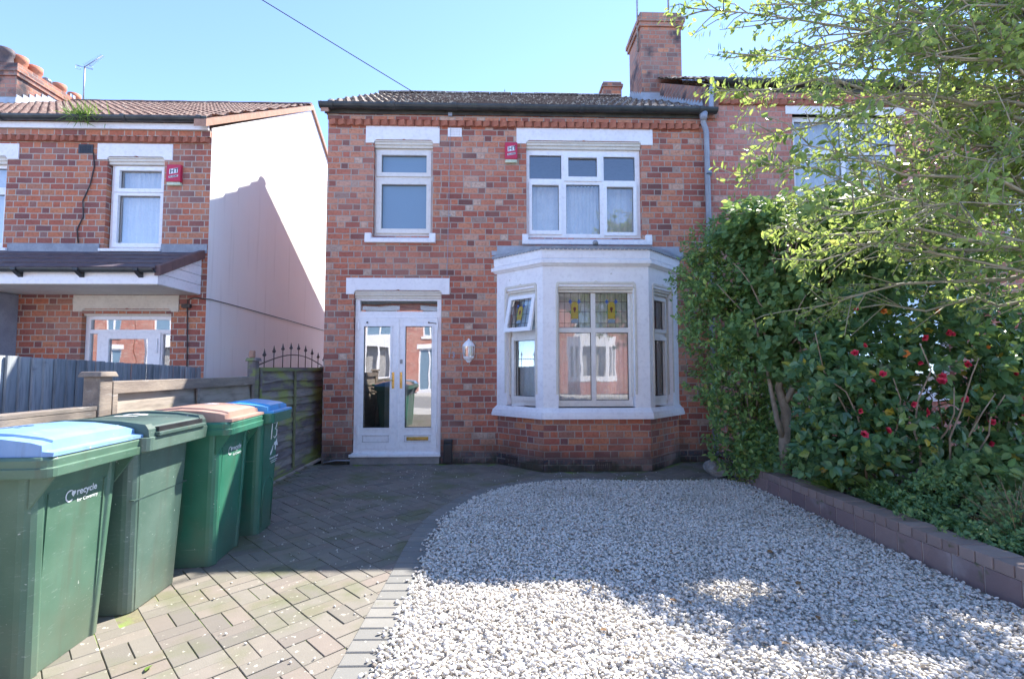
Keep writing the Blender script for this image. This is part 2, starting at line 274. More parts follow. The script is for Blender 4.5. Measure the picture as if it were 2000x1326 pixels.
# ------------------------------------------------------------------ builders
def tag(o, label=None, cat=None, group=None, kind=None):
    if label: o['label'] = label
    if cat: o['category'] = cat
    if group: o['group'] = group
    if kind: o['kind'] = kind
    return o
def empty(name, loc, label, cat, group=None, rz=0.0):
    o = bpy.data.objects.new(name, None); o.empty_display_size = 0.1
    o.location = loc; o.rotation_euler = (0, 0, rz); COL.objects.link(o)
    return tag(o, label, cat, group)
def wloc(o):
    p = Vector((0, 0, 0))
    while o is not None: p += o.location; o = o.parent
    return p
class Face:
    """upright plane: s along t, z up, d along the outward normal"""
    def __init__(s, o, t, n):
        s.o = Vector(o); s.t = Vector(t).normalized(); s.n = Vector(n).normalized()
    def P(s, a, z, d): return s.o + s.t * a + s.n * d + Vector((0, 0, z))
class MB:
    def __init__(s): s.v = []; s.f = []; s.s = []
    def add(s, vs, fs, smooth=False):
        b = len(s.v); s.v += [tuple(v) for v in vs]
        for f in fs: s.f.append(tuple(i + b for i in f)); s.s.append(smooth)
    def hexa(s, c, smooth=False):       # 4 bottom, 4 top
        s.add(c, [(0, 3, 2, 1), (4, 5, 6, 7), (0, 1, 5, 4), (1, 2, 6, 5), (2, 3, 7, 6), (3, 0, 4, 7)], smooth)
    def box(s, x0, x1, y0, y1, z0, z1):
        s.hexa([(x0, y0, z0), (x1, y0, z0), (x1, y1, z0), (x0, y1, z0), (x0, y0, z1), (x1, y0, z1), (x1, y1, z1), (x0, y1, z1)])
    def fbox(s, F, a0, a1, z0, z1, d0, d1):
        P = F.P
        s.hexa([P(a0, z0, d1), P(a1, z0, d1), P(a1, z0, d0), P(a0, z0, d0), P(a0, z1, d1), P(a1, z1, d1), P(a1, z1, d0), P(a0, z1, d0)])
    def obox(s, c, ax, ay, az):
        c, ax, ay, az = Vector(c), Vector(ax), Vector(ay), Vector(az)
        s.hexa([c - ax - ay - az, c + ax - ay - az, c + ax + ay - az, c - ax + ay - az, c - ax - ay + az, c + ax - ay + az, c + ax + ay + az, c - ax + ay + az])
    def prism(s, A, B):
        n = len(A); s.add(list(A) + list(B), [tuple(range(n - 1, -1, -1)), tuple(range(n, 2 * n))] + [(i, (i + 1) % n, n + (i + 1) % n, n + i) for i in range(n)])
    def fpoly(s, F, pts, d0, d1):
        s.prism([F.P(a, z, d1) for a, z in reversed(pts)], [F.P(a, z, d0) for a, z in reversed(pts)])
    def loft(s, rings, cap=True, smooth=False):
        n = len(rings[0]); vs = [p for r in rings for p in r]; fs = []
        for k in range(len(rings) - 1):
            for i in range(n): fs.append((k * n + i, k * n + (i + 1) % n, (k + 1) * n + (i + 1) % n, (k + 1) * n + i))
        if cap: fs += [tuple(range(n - 1, -1, -1)), tuple(range((len(rings) - 1) * n, len(rings) * n))]
        s.add(vs, fs, smooth)
    def tube(s, path, r, seg=8, smooth=True):
        path = [Vector(p) for p in path]; n = len(path)
        rs = r if isinstance(r, (list, tuple)) else [r] * n
        rings = []; up = None
        for i, p in enumerate(path):
            d = (path[min(i + 1, n - 1)] - path[max(i - 1, 0)]).normalized()
            if up is None: up = d.orthogonal().normalized()
            up = (up - d * up.dot(d)); up = up.normalized() if up.length > 1e-6 else d.orthogonal().normalized()
            sd = d.cross(up)
            rings.append([p + (up * math.cos(2 * math.pi * k / seg) + sd * math.sin(2 * math.pi * k / seg)) * rs[i] for k in range(seg)])
        s.loft(rings, True, smooth)
    def lathe(s, prof, c, seg=16, smooth=True):
        c = Vector(c)
        s.loft([[c + Vector((r * math.cos(2 * math.pi * k / seg), r * math.sin(2 * math.pi * k / seg), z)) for k in range(seg)] for r, z in prof], True, smooth)
    def plate(s, F, a0, a1, z0, z1, holes, d0, d1, back=True):
        """slab from depth d0 (front) back to d1 with rectangular holes"""
        A = sorted({a0, a1, *[h[0] for h in holes], *[h[1] for h in holes]}); A = [a for a in A if a0 <= a <= a1]
        Z = sorted({z0, z1, *[h[2] for h in holes], *[h[3] for h in holes]}); Z = [z for z in Z if z0 <= z <= z1]
        inh = lambda a, z: any(h[0] < a < h[1] and h[2] < z < h[3] for h in holes)
        solid = [[not inh((A[i] + A[i + 1]) / 2, (Z[j] + Z[j + 1]) / 2) for j in range(len(Z) - 1)] for i in range(len(A) - 1)]
        g = lambda i, j: 0 <= i < len(A) - 1 and 0 <= j < len(Z) - 1 and solid[i][j]
        P = F.P
        for i in range(len(A) - 1):
            for j in range(len(Z) - 1):
                if not solid[i][j]: continue
                a, b, c, d = A[i], A[i + 1], Z[j], Z[j + 1]
                s.add([P(a, c, d0), P(b, c, d0), P(b, d, d0), P(a, d, d0)], [(0, 1, 2, 3)])
                if back: s.add([P(a, c, d1), P(b, c, d1), P(b, d, d1), P(a, d, d1)], [(3, 2, 1, 0)])
                if not g(i - 1, j): s.add([P(a, c, d1), P(a, c, d0), P(a, d, d0), P(a, d, d1)], [(0, 1, 2, 3)])
                if not g(i + 1, j): s.add([P(b, c, d0), P(b, c, d1), P(b, d, d1), P(b, d, d0)], [(0, 1, 2, 3)])
                if not g(i, j - 1): s.add([P(a, c, d1), P(b, c, d1), P(b, c, d0), P(a, c, d0)], [(0, 1, 2, 3)])
                if not g(i, j + 1): s.add([P(a, d, d0), P(b, d, d0), P(b, d, d1), P(a, d, d1)], [(0, 1, 2, 3)])
    def quad(s, F, a0, a1, z0, z1, d):
        s.add([F.P(a0, z0, d), F.P(a1, z0, d), F.P(a1, z1, d), F.P(a0, z1, d)], [(0, 1, 2, 3)])
    def text(s, body, size, fn, extrude=0.0015, bold=0.0, shear=0.0, align='LEFT'):
        cu = bpy.data.curves.new('lettering_curve', 'FONT'); cu.body = body; cu.size = size; cu.extrude = extrude; cu.offset = bold; cu.shear = shear
        cu.align_x = align; cu.resolution_u = 3
        o = bpy.data.objects.new('lettering_curve', cu); COL.objects.link(o)
        dg = bpy.context.evaluated_depsgraph_get(); me = bpy.data.meshes.new_from_object(o.evaluated_get(dg))
        s.add([fn(*v.co) for v in me.vertices], [tuple(p.vertices) for p in me.polygons])
        bpy.data.objects.remove(o); bpy.data.curves.remove(cu); bpy.data.meshes.remove(me)
    def build(s, name, mat, parent=None, bevel=0.0, local=False):
        me = bpy.data.meshes.new(name)
        off = Vector((0, 0, 0)) if local or parent is None else wloc(parent)
        me.from_pydata([(v[0] - off.x, v[1] - off.y, v[2] - off.z) for v in s.v], [], s.f)
        me.polygons.foreach_set('use_smooth', s.s)
        if not local:
            uvl = me.uv_layers.new(name='UVMap').data
            for p in me.polygons:
                n = p.normal
                if abs(n.z) > 0.85:
                    for li in p.loop_indices:
                        v = s.v[me.loops[li].vertex_index]; uvl[li].uv = (v[0], v[1])
                else:
                    L = math.hypot(n.x, n.y) or 1; tx, ty = -n.y / L, n.x / L
                    for li in p.loop_indices:
                        v = s.v[me.loops[li].vertex_index]; uvl[li].uv = (v[0] * tx + v[1] * ty, v[2])
        me.materials.append(mat)
        o = bpy.data.objects.new(name, me); COL.objects.link(o)
        if parent is not None: o.parent = parent
        if bevel:
            b = o.modifiers.new('edge', 'BEVEL'); b.width = bevel; b.segments = 2; b.limit_method = 'ANGLE'; b.angle_limit = R(40)
        return o

def npmesh(name, V, F, mat, parent=None, smooth=False, k=None):
    """fast mesh from arrays; F is (n,k)"""
    off = np.array(wloc(parent)) if parent is not None else np.zeros(3)
    V = np.asarray(V, np.float32) - off.astype(np.float32); F = np.asarray(F, np.int32); k = F.shape[1]
    me = bpy.data.meshes.new(name)
    me.vertices.add(len(V)); me.vertices.foreach_set('co', V.ravel())
    me.loops.add(F.size); me.loops.foreach_set('vertex_index', F.ravel())
    me.polygons.add(len(F)); me.polygons.foreach_set('loop_start', np.arange(0, F.size, k, dtype=np.int32))
    try: me.polygons.foreach_set('loop_total', np.full(len(F), k, np.int32))
    except Exception: pass
    me.polygons.foreach_set('use_smooth', np.full(len(F), smooth))
    me.update(calc_edges=True); me.validate()
    me.materials.append(mat)
    o = bpy.data.objects.new(name, me); COL.objects.link(o)
    if parent is not None: o.parent = parent
    return o

def unit(a): return a / np.maximum(np.linalg.norm(a, axis=-1, keepdims=True), 1e-9)
LEAF = np.array([(0, 0, 0), (0.30, 0.50, 0.10), (0.68, 0.40, 0.08), (1, 0, -0.06), (0.68, -0.40, 0.08), (0.30, -0.50, 0.10)])
LOBED = np.array([(0.1, 0, 0), (0.12, 0.62, 0.08), (0.62, 0.40, 0.02), (1, 0, -0.10), (0.62, -0.40, 0.02), (0.12, -0.62, 0.08)])
BLADE = np.array([(0, 0.5, 0), (0.4, 0.4, 0.16), (0.75, 0.22, 0.13), (1, 0, -0.1), (0.75, -0.22, 0.13), (0, -0.5, 0)])
def leaf_mesh(name, C, D, U, Ln, W, mat, parent=None, shape=LEAF):
    C, D, U = map(np.asarray, (C, D, U)); n = len(C)
    D = unit(D); S = unit(np.cross(U, D)); U = np.cross(D, S)
    L = shape
    V = C[:, None, :] + D[:, None, :] * (L[None, :, 0:1] * Ln[:, None, None]) + S[:, None, :] * (L[None, :, 1:2] * W[:, None, None]) + U[:, None, :] * (L[None, :, 2:3] * W[:, None, None])
    base = (np.arange(n) * 6)[:, None]
    F = np.concatenate([base + np.array([[0, 3, 2, 1]]), base + np.array([[0, 5, 4, 3]])], 1).reshape(-1, 4)
    return npmesh(name, V.reshape(-1, 3), F, mat, parent, False)
def cluster_leaves(tips, axes, per, size, spread=1.0, step=0.018):
    """leaves arranged round twig ends"""
    n = len(tips); T = np.repeat(tips, per, 0); A = unit(np.repeat(axes, per, 0))
    k = np.tile(np.arange(per), n)
    rnd = rng.normal(size=T.shape); side = unit(rnd - A * np.sum(rnd * A, 1, keepdims=True))
    D = unit(side * spread + A * rng.uniform(0.15, 0.9, (len(T), 1)) + np.array([0, 0, -0.12]))
    C = T - A * (k[:, None] * step) + side * 0.006
    U = unit(A + rng.normal(size=T.shape) * 0.35 + np.array([0, 0, 0.35]))
    Ln = size * np.clip(rng.normal(.95, .25, len(T)), .4, 1.5); return C, D, U, Ln
def ell_tips(ells, n, gap=0.0, gscale=2.0, seed=0.0, shell=0.5, keep=None):
    out, ax = [], []
    w = np.array([e[2] for e in ells], float); w /= w.sum()
    while len(out) < n:
        e = ells[rng.choice(len(ells), p=w)]
        d = rng.normal(size=3); d /= np.linalg.norm(d); r = 1 - shell * rng.random() ** 1.6
        p = np.array(e[0]) + d * np.array(e[1]) * r
        nz = mnoise.noise(Vector(p * gscale + seed))
        if nz < gap and rng.random() < 0.85: continue
        p = p + d * 0.12 * nz
        if p[2] < 0.03: continue
        if keep and not keep(p): continue
        out.append(p); ax.append(d * 0.8 + np.array([-.1, -0.45, 0.5]) + rng.normal(size=3) * 0.4)
    return np.array(out), np.array(ax)

FY = 6.86                                   # plane of the terrace fronts
FR = Face((0, FY, 0), (1, 0, 0), (0, -1, 0))

def window(F, outer, holes, d, name, parent, mat, gmat, sashes=(), thick=0.06, pane_parent=None, pane_mats=None):
    """frame plate with panes; sashes = (a0,a1,z0,z1,hole index) stand proud"""
    mb = MB(); mb.plate(F, *outer, holes, d, d - thick)
    for a0, a1, z0, z1, hi in sashes: mb.plate(F, a0, a1, z0, z1, [holes[hi]], d + 0.022, d + 0.0005)
    for h in holes:                           # thin dark gasket line just inside each light
        pass
    fr = mb.build(name, mat, parent, 0.004)
    g = MB(); special = pane_mats or {}
    for i, h in enumerate(holes):
        if i in special:
            q = MB(); q.quad(F, h[0] - .004, h[1] + .004, h[2] - .004, h[3] + .004, d - thick * 0.5); q.build('pane', special[i], pane_parent or fr)
        else: g.quad(F, h[0] - .004, h[1] + .004, h[2] - .004, h[3] + .004, d - thick * 0.5)
    if g.v: g.build('pane', gmat, pane_parent or fr)
    for h in holes:
        k = MB(); k.plate(F, h[0] - .003, h[1] + .003, h[2] - .003, h[3] + .003, [(h[0] + .006, h[1] - .006, h[2] + .006, h[3] - .006)], d - thick * 0.5 + 0.008, d - thick * 0.5 + 0.002)
        k.build('gasket', M['black'], pane_parent or fr)
    return fr
def curtain(F, a0, a1, z0, z1, d, mat, parent, folds=9, amp=0.018, seed=0, name='curtain'):
    n = max(12, int((a1 - a0) * 60)); mb = MB(); rr = random.Random(seed); ph = rr.random() * 6
    vs = []; fs = []
    for j, z in enumerate((z0, z0 + (z1 - z0) * 0.5, z1)):
        for i in range(n + 1):
            a = a0 + (a1 - a0) * i / n
            w = math.sin(i / n * folds * 6.283 + ph + 0.8 * math.sin(i / n * 5 + seed)) * amp * (1.2 - 0.4 * j / 2) + 0.4 * amp * math.sin(i / n * folds * 14 + seed)
            vs.append(F.P(a, z, d + w))
    for j in range(2):
        for i in range(n): fs.append((j * (n + 1) + i, j * (n + 1) + i + 1, (j + 1) * (n + 1) + i + 1, (j + 1) * (n + 1) + i))
    mb.add(vs, fs, True); return mb.build(name, mat, parent)
def lintel(F, a0, a1, z0, z1, o0, o1, zh, parent, mat, mat2, proud=0.014, name='lintel'):
    """painted stone lintel with a moulded, round-cornered opening head"""
    mb = MB(); r = 0.035
    mb.fpoly(F, [(a0, z1), (a0, z0), (o0, z0), (o0, zh - r), (o0 + r * .3, zh - r * .3), (o0 + r, zh), ((o0 + o1) / 2 - .03, zh), ((o0 + o1) / 2, zh + .012), ((o0 + o1) / 2 + .03, zh),
                 (o1 - r, zh), (o1 - r * .3, zh - r * .3), (o1, zh - r), (o1, z0), (a1, z0), (a1, z1)], -0.10, proud)
    o = mb.build(name, mat, parent, 0.004)
    h = zh - z0; m2 = MB()
    m2.fbox(F, o0 + .002, o1 - .002, z0 - .055, zh - .004, -0.098, -0.028)
    m2.fbox(F, o0 + .004, o1 - .004, z0 - .015, zh - .006, -0.028, -0.010)
    m2.fbox(F, o0 + .006, o1 - .006, z0 + h * .45, zh - .008, -0.010, 0.004)
    m2.build('moulding', mat2, o, 0.004); return o
def sill(F, a0, a1, z0, z1, parent, mat, proud=0.06, lug=0.075):
    mb = MB(); P = F.P
    prof = [(proud, z0), (proud, z0 + .055), (proud - .012, z0 + .06), (-0.02, z0 + (z1 - z0) * .68), (-0.10, z0 + (z1 - z0) * .72), (-0.10, z0)]
    mb.prism([P(a0 + lug, z, d) for d, z in prof], [P(a1 - lug, z, d) for d, z in prof])
    for b0, b1 in ((a0, a0 + lug), (a1 - lug, a1)):
        pr = [(proud, z0), (proud, z0 + .06), (proud - .014, z1), (-0.05, z1), (-0.05, z0)]
        mb.prism([P(b0, z, d) for d, z in pr], [P(b1, z, d) for d, z in pr])
    return mb.build('sill', mat, parent, 0.005)
def tiled_slope(x0, x1, e, r, mat, parent, name='roof', col=0.118, row=0.22, amp=0.022, step=0.026, flat=False, jit=0.004):
    """interlocking tiles from eave e=(y,z) to ridge r=(y,z)"""
    e = Vector((0, *e)); r = Vector((0, *r)); sl = (r - e); Ln = sl.length; sd = sl / Ln; up = Vector((1, 0, 0)).cross(sd); up = up if up.z > 0 else -up
    mb = MB(); nc = int((x1 - x0) / col * (2 if flat else 8)); nr = max(1, round(Ln / row)); row = Ln / nr
    rr = random.Random(3)
    for i in range(nr):
        vs = []
        for t, h in ((i * row - 0.012, -0.004), (i * row - 0.012, step), (min((i + 1) * row + 0.005, Ln), 0.002)):
            for k in range(nc + 1):
                x = x0 + (x1 - x0) * k / nc; ph = (x / col + .5 * (i % 2)) % 1.0
                w = 0 if flat else amp * (max(0.0, math.sin(ph * 2 * math.pi)) ** 0.8 - 0.15)
                tj = (math.sin(math.floor(x / col) * 12.9 + i * 7.7) * jit)
                vs.append(Vector((x, 0, 0)) + e + sd * t + up * (h + w * (1 if h > -0.001 else 0.9) + tj))
        n1 = nc + 1; fs = []
        for k in range(nc):
            fs.append((k, k + 1, n1 + k + 1, n1 + k)); fs.append((n1 + k, n1 + k + 1, 2 * n1 + k + 1, 2 * n1 + k))
        mb.add(vs, fs, False)
    return mb.build(name, mat, parent)
def gutter(x0, x1, y, z, mat, parent, r=0.058, brackets=()):
    mb = MB(); n = 8; ring = lambda x: [(x, y + r * math.cos(math.pi + math.pi * k / n), z + r * math.sin(math.pi + math.pi * k / n) * 1.05) for k in range(n + 1)] + [(x, y + (r - .008) * math.cos(2 * math.pi - math.pi * k / n), z + (r - .008) * math.sin(2 * math.pi - math.pi * k / n)) for k in range(n + 1)]
    mb.loft([ring(x0), ring(x1)])
    for b in brackets:
        mb.loft([[(x, y + (r + .012) * math.cos(math.pi + math.pi * k / n), z + (r + .012) * math.sin(math.pi + math.pi * k / n)) for k in range(n + 1)] + [(x, y + r * 1.0, z + .012), (x, y - r, z + .012)] for x in (b - .03, b + .03)])
    return mb.build('gutter', mat, parent)
def dentils(x0, x1, z, y, parent, mat, pitch=0.118):
    mb = MB(); rr = random.Random(5); n = int((x1 - x0) / pitch); a = R(24)
    for k in range(n):
        cx = x0 + (k + .5) * (x1 - x0) / n
        w = .052; d = .06
        mb.obox((cx, y + .015, z + .043), (w * math.cos(a), -w * math.sin(a), 0), (d * math.sin(a), d * math.cos(a), 0), (0, 0, .039 + rr.uniform(-.002, .002)))
    return mb.build('dentil_course', mat, parent, 0.004)

# ------------------------------------------------------------------ the red brick house
EAVE, RIDGE = (6.72, 4.985), (10.05, 7.03)
HX0, HX1 = -2.39, 3.0
house = empty('terraced_house', (0.3, FY, 0), 'red brick house in the middle with a white bay window and white double porch door', 'house')
W1 = (-1.74, -0.91, 3.16, 4.54); W2 = (0.42, 2.075, 3.15, 4.555); DR = (-1.985, -0.775, 0.10, 2.388); BO = (0.15, 2.42, 0.70, 2.55)
mb = MB(); mb.plate(FR, HX0, HX1, 0.155, 4.80, [W1, W2, DR, BO], 0, -0.22)
mb.box(HX0, HX0 + .22, FY + .22, 13.2, 0.155, 4.86); mb.box(HX1 - .22, HX1, FY + .22, 13.2, 0.155, 4.86); mb.box(HX0, HX1, 13.2, 13.4, 0.155, 4.86)
mb.prism([(HX0 + .003, 6.9, 4.862), (HX0 + .003, 13.3, 4.862), (HX0 + .003, 10.05, 6.93)], [(HX0 + .2, 6.9, 4.862), (HX0 + .2, 13.3, 4.862), (HX0 + .2, 10.05, 6.93)])
mb.build('wall', M['brick'], house)
mb = MB(); mb.fbox(FR, HX0, HX1, 4.82, 4.905, -.2, .045); mb.fbox(FR, HX0, HX1, 4.728, 4.82, -.2, 0.0045)
mb.build('corbel_course', M['brick'], house)
dentils(HX0 + .03, HX1 - .06, 4.735, FY - .01, house, M['dent'])
for a0, a1 in ((HX0, DR[0] - .035), (DR[1], .05), (2.5, HX1)): mb = MB(); mb.fbox(FR, a0, a1, 0, .155, -.2, .012); mb.build('plinth', M['plinth'], house)
mb = MB()
for z0, z1 in ((0.156, 2.70), (2.85, 4.8)):
    x0, x1, y0, y1 = HX0 + .23, HX1 - .23, FY + .23, 10.4
    for q in ([(x0, y0, z0), (x1, y0, z0), (x1, y1, z0), (x0, y1, z0)], [(x0, y0, z1), (x1, y0, z1), (x1, y1, z1), (x0, y1, z1)], [(x0, y1, z0), (x1, y1, z0), (x1, y1, z1), (x0, y1, z1)],
              [(x0, y0, z0), (x0, y1, z0), (x0, y1, z1), (x0, y0, z1)], [(x1, y0, z0), (x1, y1, z0), (x1, y1, z1), (x1, y0, z1)], [(-.3, y0, z0), (-.3, y1, z0), (-.3, y1, z1), (-.3, y0, z1)]): mb.add(q, [(0, 1, 2, 3)])
mb.build('room_lining', M['room'], house)
# roof
roof = tiled_slope(HX0 - .06, HX1 - .02, EAVE, RIDGE, M['tile'], house)
mb = MB(); mb.add([(HX0 - .06, 10.05, 7.02), (HX1, 10.05, 7.02), (HX1, 13.45, 4.95), (HX0 - .06, 13.45, 4.95)], [(0, 1, 2, 3)])
mb.add([(HX0 - .06, 6.76, 4.96), (HX1, 6.76, 4.96), (HX1, 10.05, 6.98), (HX0 - .06, 10.05, 6.98)], [(0, 1, 2, 3)]); mb.build('roof_slope', M['tile'], roof)
mb = MB()
for k in range(12):
    x0 = HX0 - .06 + k * .46; x1 = min(x0 + .45, HX1 - .36)
    if x0 < 2.5: mb.loft([[(x, 10.05 + .13 * math.cos(math.pi * j / 6), 7.0 + .085 * math.sin(math.pi * j / 6) + (.006 if k % 3 else 0)) for j in range(7)] for x in (x0, x1)])
mb.build('ridge_tile', M['tile'], roof)
mb = MB(); mb.prism([(HX0 - .055, 6.70, 4.95), (HX0 - .055, 10.05, 6.99), (HX0 - .055, 10.05, 6.90), (HX0 - .055, 6.70, 4.86)], [(HX0 + .05, 6.70, 4.95), (HX0 + .05, 10.05, 6.99), (HX0 + .05, 10.05, 6.90), (HX0 + .05, 6.70, 4.86)])
mb.build('verge', M['mort'], roof)
mb = MB(); mb.prism([(.11, 10.02, 7.06), (.175, 10.02, 7.06), (.175, 10.02, 7.10), (.162, 10.02, 7.175), (.148, 10.02, 7.10)], [(.11, 10.05, 7.06), (.175, 10.05, 7.06), (.175, 10.05, 7.10), (.162, 10.05, 7.175), (.148, 10.05, 7.10)])
mb.build('raised_tile_shard', M['lead'], roof)
mb = MB(); mb.box(HX0 - .03, HX1 - .01, 6.785, 6.80, 4.885, 4.985); mb.box(HX0 - .03, HX1 - .01, 6.80, 6.9, 4.91, 4.925); mb.build('fascia', M['fascia'], house)
gutter(HX0 - .075, HX1 + .13, 6.715, 4.985, M['gutter'], house, 0.066, [-2.3, -1.45, -.6, .3, 1.2, 2.1, 2.9])
# chimney stack
mb = MB(); CX0, CX1, CY0, CY1 = 2.665, 3.42, 8.70, 9.48
mb.box(CX0, CX1, CY0, CY1, 5.9, 7.62)
mb.box(CX0 - .035, CX1 + .035, CY0 - .035, CY1 + .035, 7.62, 7.70); mb.box(CX0 - .06, CX1 + .06, CY0 - .06, CY1 + .06, 7.70, 7.775); mb.box(CX0 - .015, CX1 + .015, CY0 - .015, CY1 + .015, 7.775, 7.90)
chim = mb.build('chimney', M['cbrick'], roof)
mb = MB()
mb.prism([(CX0 - .004, CY0 - .004, 7.90), (CX1, CY0 - .004, 7.90), (CX1, CY1, 7.90), (CX0 - .004, CY1, 7.90)], [(CX0 + .06, CY0 + .06, 7.925), (CX1 - .06, CY0 + .06, 7.925), (CX1 - .06, CY1 - .06, 7.925), (CX0 + .06, CY1 - .06, 7.925)])
mb.build('mortar_cap', M['haunch'], chim)
mb = MB(); zr = lambda y: 4.985 + (y - 6.72) * .614
for k in range(7):
    y0 = CY0 + k * .11; mb.box(CX0 - .012, CX0, y0, y0 + .105, zr(y0) - .05, zr(y0) + .17)
mb.box(CX0 - .012, CX0 + .42, CY0 - .013, CY0, zr(CY0) - .05, zr(CY0) + .16)
mb.build('flashing', M['flash'], chim)
mb = MB(); mb.box(2.30, 2.70, 10.25, 10.9, 6.5, 7.50); mb.box(2.27, 2.73, 10.22, 10.93, 7.38, 7.44); mb.build('chimney', M['cbrick'], roof)
# upper windows
lintel(FR, -1.858, -0.817, 4.495, 4.742, W1[0], W1[1], 4.545, house, M['white'], M['cream'])
lintel(FR, 0.279, 2.246, 4.51, 4.742, W2[0], W2[1], 4.56, house, M['white'], M['cream'])
sill(FR, -1.843, -0.862, 3.058, 3.195, house, M['white'], lug=.085); sill(FR, 0.357, 2.20, 3.045, 3.192, house, M['white'], lug=.085)
h = [(-1.645, -1.007, 4.093, 4.348), (-1.64, -1.006, 3.28, 3.922)]
window(FR, (-1.738, -.912, 3.165, 4.468), h, -.07, 'window', house, M['upvcc'], M['frost'], [(-1.712, -.94, 4.035, 4.41, 0), (-1.712, -.94, 3.215, 3.995, 1)])
h = [(.469, .931, 4.03, 4.378), (1.028, 1.448, 4.06, 4.344), (1.545, 2.003, 4.012, 4.366), (.503, .890, 3.272, 3.936), (.997, 1.483, 3.228, 3.95), (1.582, 1.972, 3.252, 3.917)]
w2 = window(FR, (.424, 2.071, 3.155, 4.468), h, -.07, 'window', house, M['upvc'], M['upglass'], [(.965, 1.51, 3.995, 4.40, 1), (.46, .93, 3.215, 3.98, 3), (1.54, 2.02, 3.20, 3.965, 5)])
curtain(FR, .5, 1.02, 3.2, 4.02, -.26, M['curtain'], w2, 5, .012, 1); curtain(FR, 1.0, 1.5, 3.2, 3.98, -.24, M['curtain'], w2, 9, .024, 2); curtain(FR, 1.5, 2.03, 3.2, 4.0, -.26, M['curtain'], w2, 5, .012, 3)
# porch door
lintel(FR, -2.097, -.663, 2.335, 2.565, -1.985, -.775, 2.392, house, M['white'], M['cream'])
door = MB(); door.plate(FR, -1.978, -.782, .135, 2.30, [(-1.915, -.838, 2.10, 2.255), (-1.925, -.832, .20, 2.015)], -.05, -.12)
door = door.build('porch_door', M['upvc'], house, .004)
g = MB(); g.quad(FR, -1.92, -.83, 2.095, 2.26, -.09); g.build('fanlight_pane', M['dglass'], door)
for nm, a0, a1, g0, g1 in (('L', -1.923, -1.386, -1.85, -1.484), ('R', -1.380, -.834, -1.277, -.909)):
    mb = MB(); mb.plate(FR, a0, a1, .203, 2.012, [(g0, g1, .488, 1.892)], -.035, -.095)
    mb.plate(FR, g0 - .02, g1 + .02, .47, 1.912, [(g0, g1, .488, 1.892)], -.024, -.0345)
    mb.plate(FR, g0 - .012, g1 + .004, .280, .400, [(g0 + .004, g1 - .012, .296, .384)], -.028, -.0345)
    if nm == 'R': mb.fbox(FR, a0 - .012, a0 + .02, .203, 2.012, -.0345, -.027)
    lf = mb.build('door_leaf', M['upvc'], door, .003)
    q = MB(); q.quad(FR, g0 - .003, g1 + .003, .485, 1.895, -.065); q.build('pane', M['dglass'], lf)
    q = MB(); q.plate(FR, g0 - .001, g1 + .001, .487, 1.893, [(g0 + .007, g1 - .007, .495, 1.885)], -.056, -.06)
    q.fbox(FR, g0 - .010, g1 + .002, .296, .2985, -.034, -.0275); q.fbox(FR, g0 - .010, g1 + .002, .381, .3835, -.034, -.0275); q.fbox(FR, g0 + .004, g0 + .0065, .296, .384, -.034, -.0275); q.fbox(FR, g1 - .0145, g1 - .012, .296, .384, -.034, -.0275)
    q.build('gasket', M['black'], lf)
    hx = -1.44 if nm == 'L' else -1.331
    q = MB(); q.fbox(FR, hx - .015, hx + .015, 1.03, 1.255, -.0345, -.026)
    if nm == 'L': q.tube([FR.P(hx, 1.143, -.03), FR.P(hx, 1.143, .018), FR.P(hx - .03, 1.143, .026), FR.P(hx - .105, 1.14, .022)], .009, 8)
    q.build('handle', M['brass'], lf, .002)
    if nm == 'R':
        q = MB(); q.fbox(FR, -1.246, -.948, .316, .364, -.0345, -.022); q.fbox(FR, -1.225, -.968, .326, .354, -.022, -.014); q.build('letterbox', M['brass'], lf, .003)
        q = MB(); q.fbox(FR, hx - .018, hx + .018, 1.37, 1.43, -.0345, -.029); q.build('upper_lock', M['steel'], lf, .003)
    for z in (.40, 1.13, 1.83):
        q = MB(); s0 = a0 if nm == 'L' else a1; q.fbox(FR, s0 - .012, s0 + .012, z, z + .13, -.034, -.018); q.build('hinge', M['upvc'], lf, .003)
    q = MB(); q.tube([FR.P((g0 + g1) / 2 - (.14 if nm == 'L' else -.14), 1.945, -.034), FR.P((g0 + g1) / 2 - (.14 if nm == 'L' else -.14), 1.945, -.016)], .012, 8)
    if nm == 'R': q.tube([FR.P((g0 + g1) / 2 + .14, 1.945, -.02), FR.P((g0 + g1) / 2 + .25, 1.93, -.02)], .005, 6)
    q.build('door_stay', M['iron'], lf)
mb = MB(); mb.fbox(FR, -2.018, -.772, .100, .134, -.12, .035); mb.fbox(FR, -1.99, -.78, .134, .150, -.12, -.01); mb.build('threshold', M['upvc'], door, .004)
mb = MB(); mb.fbox(FR, -2.005, -.79, 0.0, .0985, -.15, .012); mb.build('step', M['concrete'], house)
mb = MB(); q = (-1.95, -.80); mb.box(-2.06, -.70, FY + .95, FY + 1.0, .16, 2.4); mb.build('inner_porch_wall', M['room'], house)
mb = MB(); mb.box(-1.75, -.98, FY + .90, FY + .948, .16, 2.1); mb.build('inner_door', M['white'], house)
